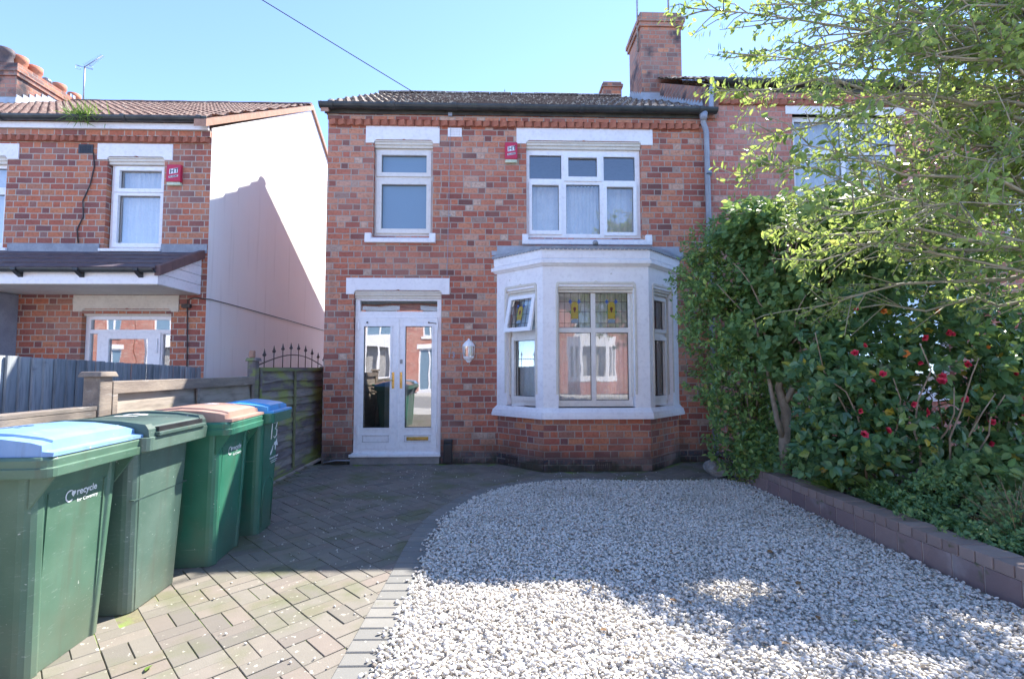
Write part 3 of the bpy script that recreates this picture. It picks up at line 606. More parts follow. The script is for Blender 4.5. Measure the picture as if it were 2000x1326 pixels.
# bay window
P0, P1, P2, P3 = Vector((0.0, FY, 0)), Vector((0.59, 6.28, 0)), Vector((1.97, 6.28, 0)), Vector((2.56, FY, 0))
def fac(a, b):
    t = (b - a).normalized(); return Face(a, t, (t.y, -t.x, 0)), (b - a).length
FL, LL = fac(P0, P1); FF, LF = fac(P1, P2); FG, LG = fac(P2, P3)
def ringpts(off):
    """bay outline pushed out by off"""
    o = []
    ns = [FL.n, FF.n, FG.n]
    o.append(P0 + Vector((-off * 1.35, 0, 0)))
    for a, b, p in ((0, 1, P1), (1, 2, P2)):
        bis = (ns[a] + ns[b]).normalized(); o.append(p + bis * (off / bis.dot(ns[a])))
    o.append(P3 + Vector((off * 1.35, 0, 0))); return o
def bay_band(z0, z1, o0, o1=None, depth=0.05):
    o1 = o0 if o1 is None else o1
    m_ = MB(); A, B = ringpts(o0), ringpts(o1); C = ringpts(min(o0, o1) - depth)
    for i in range(3):
        a, b = A[i], A[i + 1]; c, d = B[i], B[i + 1]; e, f = C[i], C[i + 1]; Z = lambda p, z: (p.x, p.y, z)
        m_.add([Z(a, z0), Z(b, z0), Z(d, z1), Z(c, z1)], [(0, 1, 2, 3)]); m_.add([Z(c, z1), Z(d, z1), Z(f, z1), Z(e, z1)], [(0, 1, 2, 3)]); m_.add([Z(e, z0), Z(f, z0), Z(b, z0), Z(a, z0)], [(0, 1, 2, 3)])
    for i in (0, 3): 
        m_.add([Z(A[i], z0), Z(B[i], z1), Z(C[i], z1), Z(C[i], z0)], [(0, 1, 2, 3)])
    return m_
def merge(*ms):
    r = MB()
    for q in ms:
        b = len(r.v); r.v += q.v; r.f += [tuple(i + b for i in f) for f in q.f]; r.s += q.s
    return r
sL = (.185, .70); sF = (.197, 1.183); sG = (LG - .70, LG - .185); ZB, ZT = .80, 2.36
mb = MB()
mb.plate(FL, 0, LL, .745, 2.66, [(*sL, ZB, ZT)], 0, -.14); mb.plate(FF, 0, LF, .745, 2.66, [(*sF, ZB, ZT)], 0, -.14); mb.plate(FG, 0, LG, .745, 2.66, [(*sG, ZB, ZT)], 0, -.14)
bay = mb.build('bay_window', M['white'], house)
bay['label'] = 'white painted stone bay with three windows'
# chamfered jamb steps round each opening
for F, (a0, a1) in ((FL, sL), (FF, sF), (FG, sG)):
    mb = MB()
    for (x0, x1, da) in ((a0 - .003, a0 + .022, -.05), (a1 - .022, a1 + .003, -.05)): mb.fbox(F, x0, x1, ZB + .14, ZT - .10, -.13, da)
    mb.fbox(F, a0 - .003, a1 + .003, ZT - .035, ZT + .002, -.13, -.02); mb.fbox(F, a0 - .003, a1 + .003, ZT - .07, ZT - .0355, -.13, -.045)
    # raised arch head moulding
    am = (a0 + a1) / 2
    mb.fpoly(F, [(a0 - .03, ZT - .02), (a0 + .004, ZT - .02), (a0 + .015, ZT + .03), (a1 - .015, ZT + .03), (a1 - .004, ZT - .02), (a1 + .03, ZT - .02), (a1 + .028, ZT + .035), (a1 + .005, ZT + .062), (am + .03, ZT + .062), (am, ZT + .078), (am - .03, ZT + .062), (a0 - .005, ZT + .062), (a0 - .028, ZT + .035)], -.02, .012)
    for x0, x1 in ((a0 - .032, a0 - .004), (a1 + .004, a1 + .032)): mb.fbox(F, x0, x1, ZB + .17, ZT - .022, -.02, .010)
    mb.build('moulding', M['cream'], bay, .004)
merge(bay_band(.660, .705, .055), bay_band(.705, .742, .05, .045), bay_band(.742, .80, .045, .0, .12)).build('sill', M['white'], bay, .004)
merge(bay_band(2.625, 2.655, .02, .045), bay_band(2.655, 2.70, .06), bay_band(2.70, 2.728, .045, .02)).build('cornice', M['white'], bay, .004)
bay_band(2.728, 2.865, .03, .035, .06).build('fascia_board', M['white'], bay)
# lead roof with a scalloped drip edge
T = ringpts(.05); mb = MB()
top = [Vector((.12, FY - .003, 2.985)), Vector((.55, FY - .003, 3.0)), Vector((2.0, FY - .003, 3.0)), Vector((2.44, FY - .003, 2.985))]
lo = [Vector((p.x, p.y, 2.874)) for p in T]
for i in range(3): mb.add([lo[i], lo[i + 1], top[i + 1], top[i]], [(0, 1, 2, 3)])
for i in range(3):
    a, b = T[i], T[i + 1]; L = (b - a).length; n = int(L / .055); dirv = (b - a) / L; nv = [FL, FF, FG][i].n
    for k in range(n):
        p0 = a + dirv * (k * L / n); w = L / n
        pts = [(0, 2.878)] + [(w * (1 - math.cos(math.pi * j / 6)) / 2, 2.852 - .022 * math.sin(math.pi * j / 6)) for j in range(7)] + [(w, 2.878)]
        A = [p0 + dirv * x + nv * .006 + Vector((0, 0, z)) for x, z in pts]; mb.prism(A, [q - nv * .01 for q in A])
mb.tube([(1.27, 6.22, 2.90), (1.27, 6.24, 2.93)], .035, 10); mb.build('lead_roof', M['lead'], bay)
mb = MB(); mb.fbox(FR, -.075, .42, 2.895, 2.955, 0.001, .012); mb.fbox(FR, .0, 2.6, 2.955, 3.03, 0.001, .010); mb.fbox(FR, 2.25, 2.66, 2.87, 2.955, .001, .012); mb.build('flashing', M['flash'], bay)
mb = MB(); mb.plate(FL, -.001, LL, .15, .66, [], -.008, -.2); mb.plate(FF, 0, LF, .15, .66, [], -.008, -.2); mb.plate(FG, 0, LG, .15, .66, [], -.008, -.2); mb.build('brick_base', M['bay_brick'], bay)
mb = MB(); mb.plate(FL, -.001, LL, 0, .15, [], .012, -.2); mb.plate(FF, 0, LF, 0, .15, [], .012, -.2); mb.plate(FG, 0, LG, 0, .15, [], .012, -.2); mb.build('plinth', M['plinth'], bay)
for F, a in ((FL, .18), (FF, .65)):
    mb = MB(); mb.plate(F, a, a + .215, .035, .125, [(a + .02 + k * .026, a + .034 + k * .026, .05, .11) for k in range(7)], .018, .0125); mb.build('air_brick', M['iron'], bay)
fx0, fx1 = sF[0] + .012, sF[1] - .012
h = [(.207 + .012, .637, 1.832, 2.296), (.698, 1.128, 1.832, 2.296), (.219, .638, .888, 1.77), (.698, 1.128, .888, 1.77)]
window(FF, (sF[0] + .003, sF[1] - .003, ZB + .01, ZT - .02), h, -.085, 'window_frame', bay, M['upvcc'], M['glass'], pane_parent=bay)
h = [(.255, .635, 1.83, 2.22), (.262, .632, .93, 1.68)]
window(FL, (sL[0] + .003, sL[1] - .003, ZB + .01, ZT - .02), h, -.085, 'window_frame', bay, M['upvcc'], M['glass'], [(.215, .672, .875, 1.735, 1)], pane_parent=bay)
o1 = LG - .635
h = [(o1, o1 + .38, 1.83, 2.22), (o1 + .003, o1 + .373, .93, 1.68)]
window(FG, (sG[0] + .003, sG[1] - .003, ZB + .01, ZT - .02), h, -.085, 'window_frame', bay, M['upvcc'], M['glass'], [(o1 - .04, o1 + .418, 1.785, 2.265, 0), (o1 - .04, o1 + .413, .875, 1.735, 1)], pane_parent=bay)
# open top-hung sash in the left light
tl = R(13); ax = FL.t; hz = 2.285; S = Face(FL.P(0, 0, -.055), FL.t, FL.n)
def sp(a, dz, d):      # hinge-line coordinates, swung outward
    return FL.P(a, hz - dz * math.cos(tl) - d * math.sin(tl) * -1 * 0, -.055 + dz * math.sin(tl) + d)
class Sw:
    def P(s, a, z, d): return sp(a, hz - z, d)
SW = Sw(); mb = MB(); mb.plate(SW, .207, .683, 1.78, 2.285, [(.262, .628, 1.835, 2.232)], .03, -.005); sash = mb.build('open_sash', M['upvc'], bay, .003)
q = MB(); q.add([sp(.26, hz - 1.832, .01), sp(.63, hz - 1.832, .01), sp(.63, hz - 2.235, .01), sp(.26, hz - 2.235, .01)], [(0, 1, 2, 3)]); q.build('pane', M['glass'], bay)
# leaded coloured glass in the three top lights
CG = {k: simple('stained_glass_' + k, c, tuple(x * .8 for x in c), 20, .25, spec=.6) for k, c in dict(blue=(.05, .13, .42), yellow=(.42, .30, .03), red=(.12, .012, .012), green=(.13, .26, .13), grey=(.22, .30, .36)).items()}
def stained(F, a0, a1, z0, z1, d):
    w, hh = a1 - a0, z1 - z0; c = (a0 + a1) / 2; X = lambda u: a0 + u * w; Zz = lambda v: z0 + v * hh
    ld = MB()
    for v in (.13, .45, .74): ld.fbox(F, a0, a1, Zz(v) - .0022, Zz(v) + .0022, d, d + .004)
    for u in (.385, .625): ld.fbox(F, X(u) - .0022, X(u) + .0022, z0, z1, d, d + .0035)
    ld.fbox(F, X(.82) - .002, X(.82) + .002, z0, z1, d, d + .003); ld.fbox(F, X(.18) - .002, X(.18) + .002, z0, z1, d, d + .003)
    ld.build('lead_came', M['iron'], bay)
    def poly(key, pts, dd=.0): q = MB(); q.fpoly(F, [(X(u), Zz(v)) for u, v in pts][::-1], d + .001 + dd, d + .003 + dd); return q
    circ = lambda cu, cv, ru, rv, a, b, n=8: [(cu + ru * math.cos(R(a + (b - a) * k / n)), cv + rv * math.sin(R(a + (b - a) * k / n))) for k in range(n + 1)]
    poly('yellow', [(.395, .25), (.615, .25), (.615, .62)] + circ(.505, .62, .11, .13, 0, 180)[1:]).build('coloured_glass', CG['yellow'], bay)
    for u in (.365, .645): poly('blue', [(u - .055, .745), (u, .675), (u + .055, .745), (u, .815)], .001).build('coloured_glass', CG['blue'], bay)
    poly('red', [(.505, .42)] + circ(.505, .545, .045, .05, -20, 200), .0015).build('coloured_glass', CG['red'], bay)
    for u in (-1, 1): poly('green', [(.505 + u * .11, .36), (.505 + u * .175, .45), (.505 + u * .11, .52)][::u], .001).build('coloured_glass', CG['green'], bay)
    poly('grey', [(.395, .14), (.615, .14), (.615, .2)] + circ(.505, .2, .11, .06, 0, 180)[1:], .001).build('coloured_glass', CG['grey'], bay)
stained(FF, .219, .637, 1.832, 2.296, -.113); stained(FF, .698, 1.128, 1.832, 2.296, -.113)
stained(SW, .262, .628, 1.835, 2.232, .012)
curtain(FL, .22, .67, .82, 2.30, -.24, M['curtain'], bay, 5, .022, 4); curtain(FG, sG[0] + .02, sG[1] - .02, .82, 2.30, -.24, M['dcurtain'], bay, 5, .022, 5)
curtain(FF, .10, .30, .82, 2.32, -.32, M['dcurtain'], bay, 3, .02, 6)
curtain(FF, .22, 1.16, .82, 2.32, -.30, M['curtain'], bay, 15, .016, 7)  # full-width net added to brighten the front panes
mb = MB(); mb.box(.2, 2.4, 6.62, 6.84, .80, .815); mb.build('inner_sill', M['white'], bay)
# drainpipe, vents, meter box, number
mb = MB(); mb.tube([(2.94, 6.72, 4.92), (2.95, 6.76, 4.82), (3.01, 6.80, 4.70), (3.03, 6.80, .02)], .038, 12)
for z in (4.05, 2.3, .9): mb.lathe([(.047, z), (.047, z + .06)], (3.027, 6.80, 0), 12)
mb.lathe([(.045, 4.83), (.06, 4.93)], (2.94, 6.72, 0), 12); mb.build('drainpipe', M['pipe'], house)
mb = MB(); mb.tube([(3.027, 6.80, 4.06), (3.027, 6.80, 4.075)], .05, 12); mb.build('pipe_clip', M['black'], house)
def vent(F, a0, a1, z0, z1, parent, mat, dark, nx=7, nz=4):
    q = MB(); w, hh = (a1 - a0), (z1 - z0); hs = []
    for i in range(nx):
        for j in range(nz): hs.append((a0 + w * (.12 + .76 * (i + .2) / nx), a0 + w * (.12 + .76 * (i + .75) / nx), z0 + hh * (.12 + .76 * (j + .2) / nz), z0 + hh * (.12 + .76 * (j + .75) / nz)))
    q.plate(F, a0, a1, z0, z1, hs, .012, .003); o = q.build('vent', mat, parent); q = MB(); q.fbox(F, a0 + .01, a1 - .01, z0 + .01, z1 - .01, .001, .0045); q.build('vent_mesh', dark, o)
vent(FR, -.700, -.502, 4.598, 4.726, house, M['white'], M['cream'])
mb = MB(); mb.fbox(FR, -.727, -.61, .02, .28, .012, .085); mb.fbox(FR, -.727, -.61, .28, .335, .0, .07); mb.build('cable_box', M['black'], house, .012)
mb = MB(); mb.text('13', .115, lambda x, y, z: FR.P(-.69 + x, 1.455 + y, .006 + z), .004); mb.build('house_number', M['pipe'], house)
mb = MB(); pth = [FR.P(-.66, 4.90, .05), FR.P(-.66, 4.72, .012), FR.P(-.675, 4.4, .010), FR.P(-.68, 3.6, .010), FR.P(-.70, 2.6, .010), FR.P(-.70, 2.58, .024)]
mb.tube(pth, .003, 6); mb.fbox(FR, -.675, -.655, 3.45, 3.47, 0, .018); mb.build('wall_cable', M['pipe'], house)
mb = MB(); mb.fbox(FR, -.69, -.635, 4.865, 4.915, .045, .085); mb.tube([FR.P(-.85, 4.86, .05), FR.P(-.86, 4.80, .045), FR.P(-.83, 4.72, .02)], .006, 6); mb.build('junction_box', M['pipe'], house, .004)
mb = MB(); mb.tube([FR.P(-2.36, .03, .03), FR.P(-2.2, .06, .03), FR.P(-2.0, .058, .03)], .008, 6); mb.build('ground_cable', M['pipe'], house)

# ------------------------------------------------------------------ fittings on the house fronts
def alarm(x0, x1, z0, z1, label, s1=.0):
    r = empty('alarm_box', ((x0 + x1) / 2, FY, z0), label, 'alarm box', 'red alarm boxes on the two fronts')
    F = FR; w = x1 - x0; hh = z1 - z0
    q = MB(); prof = [(.0, z0 + .05), (.055, z0 + .045), (.062, z0 + .06), (.050, z1), (.0, z1)]
    q.prism([F.P(x0, z, d) for d, z in prof], [F.P(x1, z, d) for d, z in prof]); q.build('cover', M['red'], r, .006)
    q = MB(); q.fbox(F, x0 + .004, x1 - .004, z0, z0 + .048, 0, .052); q.build('strobe', M['strobe'], r, .01)
    fd = lambda z: .062 - .012 * (z - z0 - .06) / (hh - .06)
    def fn(ox, oz, dd=.0): return lambda x, y, z: F.P(x0 + ox + x, z0 + oz + y + x * .18, fd(z0 + oz + y) + .002 + dd + z)
    q = MB(); f = fn(.22 * w, .52 * hh); q.add([f(0, 0, 0), f(.6 * w, 0, 0), f(.6 * w, .25 * hh, 0), f(0, .25 * hh, 0)], [(0, 1, 2, 3)])
    f = fn(.2 * w, .32 * hh); q.add([f(0, 0, 0), f(.66 * w, 0, 0), f(.66 * w, .1 * hh, 0), f(0, .1 * hh, 0)], [(0, 1, 2, 3)]); q.build('sign_panel', M['label'], r)
    q = MB(); q.text('HT', .30 * hh, fn(.26 * w, .55 * hh, .002), .0008, .001); q.text('ALARMS', .11 * hh, fn(.22 * w, .335 * hh, .002), .0008, .0004); q.build('lettering', M['ink'], r)
alarm(.113, .289, 4.215, 4.51, 'red alarm box beside the wide upper window of the middle house')
alarm(-4.578, -4.385, 3.84, 4.132, 'red alarm box on the left house, near its white side wall')
lan = empty('wall_lantern', (-.393, FY, 1.38), 'white half lantern on the brick wall between door and bay', 'wall light')
q = MB(); q.fbox(FR, -.43, -.356, 1.40, 1.69, .0, .012); q.build('back_plate', M['upvc'], lan, .004)
def half(prof, name, mat):
    q = MB(); q.loft([[FR.P(-.393 + rr * math.cos(math.pi * k / 6 + math.pi) , z, .012 - rr * .8 * math.sin(math.pi * k / 6 + math.pi)) for k in range(7)] for rr, z in prof], True); return q.build(name, mat, lan)
half([(.022, 1.385), (.03, 1.41), (.05, 1.425), (.075, 1.455), (.078, 1.472)], 'lantern_base', M['upvc'])
half([(.088, 1.61), (.086, 1.625), (.065, 1.655), (.035, 1.685), (.016, 1.695), (.014, 1.71), (.004, 1.72)], 'lantern_cap', M['upvc'])
half([(.070, 1.472), (.078, 1.61)], 'lantern_glass', glass('lantern_glass', .2, (.95, .93, .85)))
q = MB()
for k in (0, 1.5, 3, 4.5, 6):
    a = math.pi * k / 6 + math.pi; q.tube([FR.P(-.393 + .073 * math.cos(a), 1.47, .012 - .073 * .8 * math.sin(a)), FR.P(-.393 + .081 * math.cos(a), 1.612, .012 - .081 * .8 * math.sin(a))], .005, 6)
q.build('lantern_rib', M['upvc'], lan)
q = MB(); q.lathe([(.012, 1.475), (.018, 1.51), (.03, 1.55), (.018, 1.585), (.004, 1.595)], (-.393, FY - .03, 0), 10); q.build('bulb', M['label'], lan)

# ------------------------------------------------------------------ neighbour on the left
NX = -4.005
nb = empty('terraced_house', (-6.5, FY, 0), 'brick house on the left with white rendered side wall and tiled canopy', 'house')
NW = (-5.42, -4.64, 2.95, 4.26); NW2 = (-7.75, -6.77, 2.95, 4.26); ND = (-5.665, -4.47, .1, 2.06)
mb = MB(); mb.plate(FR, -12, NX - .003, 0, 4.44, [NW, NW2, ND], 0, -.22); mb.box(-12, -11.8, FY + .22, 13.5, 0, 4.6); mb.build('wall', M['nbrick'], nb)
mb = MB(); mb.fbox(FR, -12, NX - .003, 4.535, 4.625, -.2, .04); mb.fbox(FR, -12, NX - .003, 4.44, 4.535, -.2, .0); mb.build('corbel_course', M['nbrick'], nb)
dentils(-12, NX - .02, 4.45, FY - .008, nb, M['dent'])
mb = MB()
for X0, X1 in ((NX - .02, NX),):
    A = [(FY + .003, 0), (14.0, 0), (14.0, 4.68), (10.43, 6.86), (FY + .003, 4.68)]
    mb.prism([(X1, y, z) for y, z in A], [(X0, y, z) for y, z in A])
mb.build('rendered_side_wall', M['render'], nb)
nroof = tiled_slope(-12, NX - .02, (6.70, 4.74), (10.43, 6.96), M['tilen'], nb, col=.125, row=.24)
mb = MB(); mb.add([(-12, 10.43, 6.94), (NX, 10.43, 6.94), (NX, 14.2, 4.6), (-12, 14.2, 4.6)], [(0, 1, 2, 3)]); mb.add([(-12, 6.74, 4.71), (NX, 6.74, 4.71), (NX, 10.43, 6.90), (-12, 10.43, 6.90)], [(0, 1, 2, 3)]); mb.build('roof_slope', M['tilen'], nroof)
mb = MB()
for k in range(18):
    x0 = -12 + k * .45; x1 = min(x0 + .44, NX + .02); mb.loft([[(x, 10.43 + .12 * math.cos(math.pi * j / 6), 6.93 + .075 * math.sin(math.pi * j / 6) + (.005 if k % 2 else 0)) for j in range(7)] for x in (x0, x1)])
mb.build('ridge_tile', M['tilen'], nroof)
mb = MB()
for s_, e_ in (((6.64, 4.70), (10.43, 6.965)), ((14.2, 4.62), (10.43, 6.965))):
    mb.prism([(NX + .045, *s_), (NX + .045, *e_), (NX + .045, e_[0], e_[1] - .10), (NX + .045, s_[0], s_[1] - .10)], [(NX - .12, *s_), (NX - .12, *e_), (NX - .12, e_[0], e_[1] - .10), (NX - .12, s_[0], s_[1] - .10)])
mb.build('verge', M['mort'], nroof)
mb = MB(); mb.box(-12, NX - .005, 6.775, 6.80, 4.615, 4.70); mb.build('fascia', M['white'], nb)
gutter(-12, NX + .03, 6.715, 4.755, M['gutter'], nb, .06, [-8.2, -6.75, -5.1, -4.08])
lintel(FR, -5.556, -4.53, 4.21, 4.438, NW[0], NW[1], 4.255, nb, M['white'], M['cream']); lintel(FR, -7.95, -6.617, 4.20, 4.42, NW2[0], NW2[1], 4.245, nb, M['white'], M['cream'])
h = [(-5.30, -4.70, 3.732, 4.09), (-5.297, -4.71, 3.05, 3.728 - .09)]
h = [(-5.295, -4.715, 3.828, 4.085), (-5.30, -4.72, 3.052, 3.727)]
w_ = window(FR, (-5.405, -4.645, 2.955, 4.205), h, -.08, 'window', nb, M['upvc'], M['upglass'], [(-5.36, -4.66, 3.775, 4.14, 0), (-5.36, -4.66, 2.995, 3.765, 1)])
curtain(FR, -5.38, -4.66, 3.0, 4.15, -.22, M['curtain'], w_, 11, .02, 8)
w_ = window(FR, (-7.74, -6.78, 2.955, 4.205), [(-7.2, -6.85, 3.83, 4.1), (-7.2, -6.86, 3.05, 3.73), (-7.68, -7.28, 3.05, 4.1)], -.08, 'window', nb, M['upvc'], M['upglass'])
curtain(FR, -7.72, -6.8, 3.0, 4.15, -.22, M['curtain'], w_, 11, .02, 9)
for a0, a1 in ((-5.47, -4.64), (-7.8, -6.7)): mb = MB(); mb.fbox(FR, a0, a1, 2.915, 2.955, -.08, .035); mb.build('sill', M['upvc'], nb, .004)
for a0, a1 in ((-6.698, -5.472), (-12, -7.802), (-4.638, NX - .01)): mb = MB(); mb.fbox(FR, a0, a1, 2.90, 3.025, .001, .014); mb.build('lead_flashing', M['lead'], nb)
vent(FR, -5.815, -5.617, 4.295, 4.42, nb, M['black'], M['iron'])
mb = MB(); mb.box(-11.7, -4.4, FY + 1.2, FY + 1.25, .0, 4.4); mb.build('room_lining', M['room'], nb); mb = MB(); mb.box(-11.7, -4.3, FY + .23, FY + 1.2, 2.5, 2.55); mb.build('upper_floor', M['room'], nb)
# canopy
KX = -4.09; ky0, kz0, kz1 = 6.0, 2.49, 2.915
can = tiled_slope(-12, KX, (ky0 - .03, kz0 + .02), (FY, kz1), M['ctile'], nb, 'canopy', .30, .24, 0, .02, True, .002)
mb = MB()
for k in range(4):
    y0 = ky0 - .03 + k * .222; y1 = y0 + .224; z = lambda y: kz0 + .02 + (y - ky0 + .03) * .455; x0, x1 = KX - .02, KX + .05
    mb.hexa([(x0, y0, z(y0) - .09), (x1, y0, z(y0) - .09), (x1, y1 - .004, z(y1) - .09), (x0, y1 - .004, z(y1) - .09), (x0, y0, z(y0) + .035), (x1, y0, z(y0) + .035), (x1, y1 - .004, z(y1) + .03), (x0, y1 - .004, z(y1) + .03)])
mb.build('verge_tile', M['verge'], can, .004)
mb = MB(); mb.box(-12, KX - .02, ky0, ky0 + .02, 2.325, 2.50); mb.build('fascia', M['upvc'], can)
mb = MB()
for k in range(40):
    x0 = KX - .022 - k * .10; mb.box(x0 - .096, x0, ky0 + .022, FY - .002, 2.318, 2.326); mb.box(x0 - .1, x0 - .096, ky0 + .022, FY - .002, 2.322, 2.33)
mb.box(-12, KX - 4.0, ky0 + .022, FY - .002, 2.318, 2.326); mb.build('soffit', M['soff'], can)
mb = MB()
for k in range(4):
    za, zb = 2.325 + k * .13, 2.325 + (k + 1) * .13 - .006
    yf = lambda z_: ky0 if z_ < 2.45 else ky0 + (z_ - 2.45) / .455
    if yf(zb) < FY: mb.prism([(KX + .004, yf(za), za), (KX + .004, FY - .002, za), (KX + .004, FY - .002, zb), (KX + .004, yf(zb), zb)], [(KX - .018, yf(za), za), (KX - .018, FY - .002, za), (KX - .018, FY - .002, zb), (KX - .018, yf(zb), zb)])
mb.build('side_cladding', M['upvc'], can)
gutter(-12, KX - .0, ky0 - .055, 2.50, M['gutter'], can, .045)
for x in (-7.1, -6.41, -5.706, -4.992, -4.30):
    mb = MB(); mb.prism([(x - .01, ky0 - .11, 2.50), (x - .01, ky0 - .11, 2.47), (x - .01, ky0 - .06, 2.435), (x - .01, ky0 - .002, 2.40), (x - .01, ky0 - .002, 2.46)], [(x + .045, ky0 - .11, 2.50), (x + .045, ky0 - .11, 2.47), (x + .045, ky0 - .06, 2.435), (x + .045, ky0 - .002, 2.40), (x + .045, ky0 - .002, 2.46)])
    mb.build('gutter_bracket', M['black'], can)
# porch door and bay pier under the canopy
lintel(FR, -5.782, -4.37, 2.085, 2.312, ND[0], ND[1], 2.125, nb, M['cream'], M['cream'])
mb = MB(); mb.plate(FR, -5.66, -4.475, .1, 2.045, [(-5.595, -4.505, 1.845, 1.983), (-5.60, -5.50, .2, 1.79), (-5.47, -4.64, .15, 1.806), (-4.62, -4.508, .2, 1.787)], -.07, -.13); nd = mb.build('porch_door', M['upvc'], nb, .004)
mb = MB(); mb.plate(FR, -5.468, -4.642, .152, 1.804, [(-5.337, -4.81, .5, 1.716)], -.055, -.115); mb.fbox(FR, -4.71, -4.67, 1.52, 1.72, -.055, -.04); lf = mb.build('door_leaf', M['upvc'], nd, .003)
g = MB(); g.quad(FR, -5.34, -4.805, .49, 1.72, -.085); g.build('pane', M['dglass'], lf)
for a0, a1, z0, z1 in ((-5.60, -4.5, 1.84, 1.99), (-5.60, -5.495, .2, 1.795), (-4.625, -4.5, .2, 1.79)): g = MB(); g.quad(FR, a0, a1, z0, z1, -.1); g.build('pane', M['dglass'], nd)
mb = MB(); mb.box(-8.6, -6.56, 6.30, FY, 0, 2.31); mb.build('bay_pier', M['cream'], nb)
mb = MB(); mb.box(-6.56, -6.515, 6.50, FY - .002, 0, 2.31); mb.build('bay_pier_edge', M['pipe'], nb)
# party chimney and pots
mb = MB(); mb.box(-9.95, -9.0, 9.2, 11.3, 5.8, 6.78); mb.box(-9.98, -8.97, 9.17, 11.33, 6.78, 6.86); mb.box(-10.0, -8.95, 9.15, 11.35, 6.86, 6.93); mb.box(-9.97, -8.98, 9.18, 11.32, 6.93, 7.03); nch = mb.build('chimney', M['cbrick'], nroof)
mb = MB(); mb.prism([(-9.96, 9.19, 7.03), (-8.99, 9.19, 7.03), (-8.99, 11.31, 7.03), (-9.96, 11.31, 7.03)], [(-9.7, 9.4, 7.16), (-9.2, 9.4, 7.16), (-9.2, 11.1, 7.16), (-9.7, 11.1, 7.16)]); mb.build('mortar_cap', M['haunch'], nch)
for y, mt, hh, rr in ((9.37, 'dpot', .26, .12), (9.64, 'terra', .28, .125), (9.95, 'terra', .27, .125), (10.53, 'terra', .25, .11), (10.9, 'terra', .25, .11)):
    mb = MB(); mb.lathe([(rr * 1.02, 7.08), (rr, 7.12), (rr * .92, 7.14 + hh * .55), (rr * 1.08, 7.14 + hh * .62), (rr * 1.10, 7.14 + hh), (rr * .85, 7.14 + hh), (rr * .8, 7.14 + hh * .5)], (-9.4, y, 0), 18); mb.build('chimney_pot', M[mt], nch)
mb = MB(); mb.lathe([(.05, 7.12), (.05, 7.26), (.09, 7.27), (.09, 7.31), (.03, 7.36)], (-9.4, 10.22, 0), 12); mb.build('cowl', M['steel'], nch)
mb = MB(); zr2 = lambda y: 4.74 + (y - 6.70) * .595
for k in range(10): y0 = 9.2 + k * .125; mb.box(-9.0, -8.985, y0, y0 + .12, zr2(y0) - .05, zr2(y0) + .20)
mb.box(-9.95, -8.985, 9.185, 9.2, zr2(9.2) - .1, zr2(9.2) + .14); mb.build('flashing', M['flash'], nch)
# cables on the left house
cb = MB(); cb.tube([FR.P(-4.22, 1.0, .012), FR.P(-4.235, 1.7, .012), FR.P(-4.25, 2.12, .012), FR.P(-4.25, 2.25, .012), FR.P(-4.16, 2.283, .012), FR.P(-4.03, 2.262, .012), FR.P(NX + .022 - NX * 0 - 0, 2.26, .012)] + [(NX + .012, y, z) for y, z in ((6.95, 2.27), (7.6, 2.262), (9.5, 2.225), (11.3, 2.18), (13.5, 2.14))], .0075, 6)
cb.fbox(FR, -4.31, -4.20, 2.135, 2.19, .001, .05)
tag(cb.build('wall_cable', M['iron']), 'black cable along the white side wall from a small box on the brickwork', 'cable')
cb = MB(); cb.tube([FR.P(-5.60, 4.30, .02), FR.P(-5.59, 4.10, .01), FR.P(-5.63, 3.85, .015), FR.P(-5.72, 3.62, .012), FR.P(-5.70, 3.40, .016), FR.P(-5.78, 3.22, .012), FR.P(-5.745, 3.03, .02)], .008, 6)
tag(cb.build('loose_cable', M['iron']), 'dark loose cable hanging down the brick front left of the upper window', 'cable')
# weed in the gutter
wd = empty('gutter_weed', (-5.66, 6.69, 4.76), 'yellow green weed growing out of the black gutter of the left house', 'plant')
n = 150; tp = np.array([-5.66, 6.69, 4.74]) + rng.normal(size=(n, 3)) * np.array([.11, .03, .03]); dr = rng.normal(size=(n, 3)) * .6 + np.array([0, -.25, .75]); dr[::3, 2] -= 1.2
leaf_mesh('foliage', tp, dr, rng.normal(size=(n, 3)) + np.array([0, -1, .5]), rng.uniform(.08, .24, n), np.full(n, .014), M['blade'], wd, BLADE)
# aerials
def aerial(x, y, z0, z1, label, yagi=True):
    r = empty('tv_aerial', (x, y, z0), label, 'aerial'); q = MB(); q.tube([(x, y, z0), (x - .01, y, z1)], .014, 8); q.build('mast', M['steel'], r)
    if yagi:
        q = MB(); a = Vector((x - .02, y, z1 - .02)); b = a + Vector((.17, .25, .42)); q.tube([a, b], .009, 6); d = (b - a).normalized()
        for k in range(12):
            p = a + (b - a) * (.15 + .85 * k / 11); hw = .11 - .004 * k; q.tube([p - Vector((hw, -.02, -.04)), p + Vector((hw, -.02, -.04))], .0035, 5)
        for sx in (-.13, .13):
            c = a + Vector((sx, 0, -.0)); q.tube([c + Vector((-.05, 0, .05)), c + Vector((.05, 0, .02)), c + Vector((.05, 0, -.06)), c + Vector((-.05, 0, -.03)), c + Vector((-.05, 0, .05))], .004, 5)
        q.tube([a + Vector((-.16, 0, .03)), a + Vector((.18, 0, -.04))], .006, 5); q.build('antenna_array', M['steel'], r)
aerial(-8.86, 10.5, 6.85, 7.80, 'comb shaped aerial on a mast behind the left roof ridge')
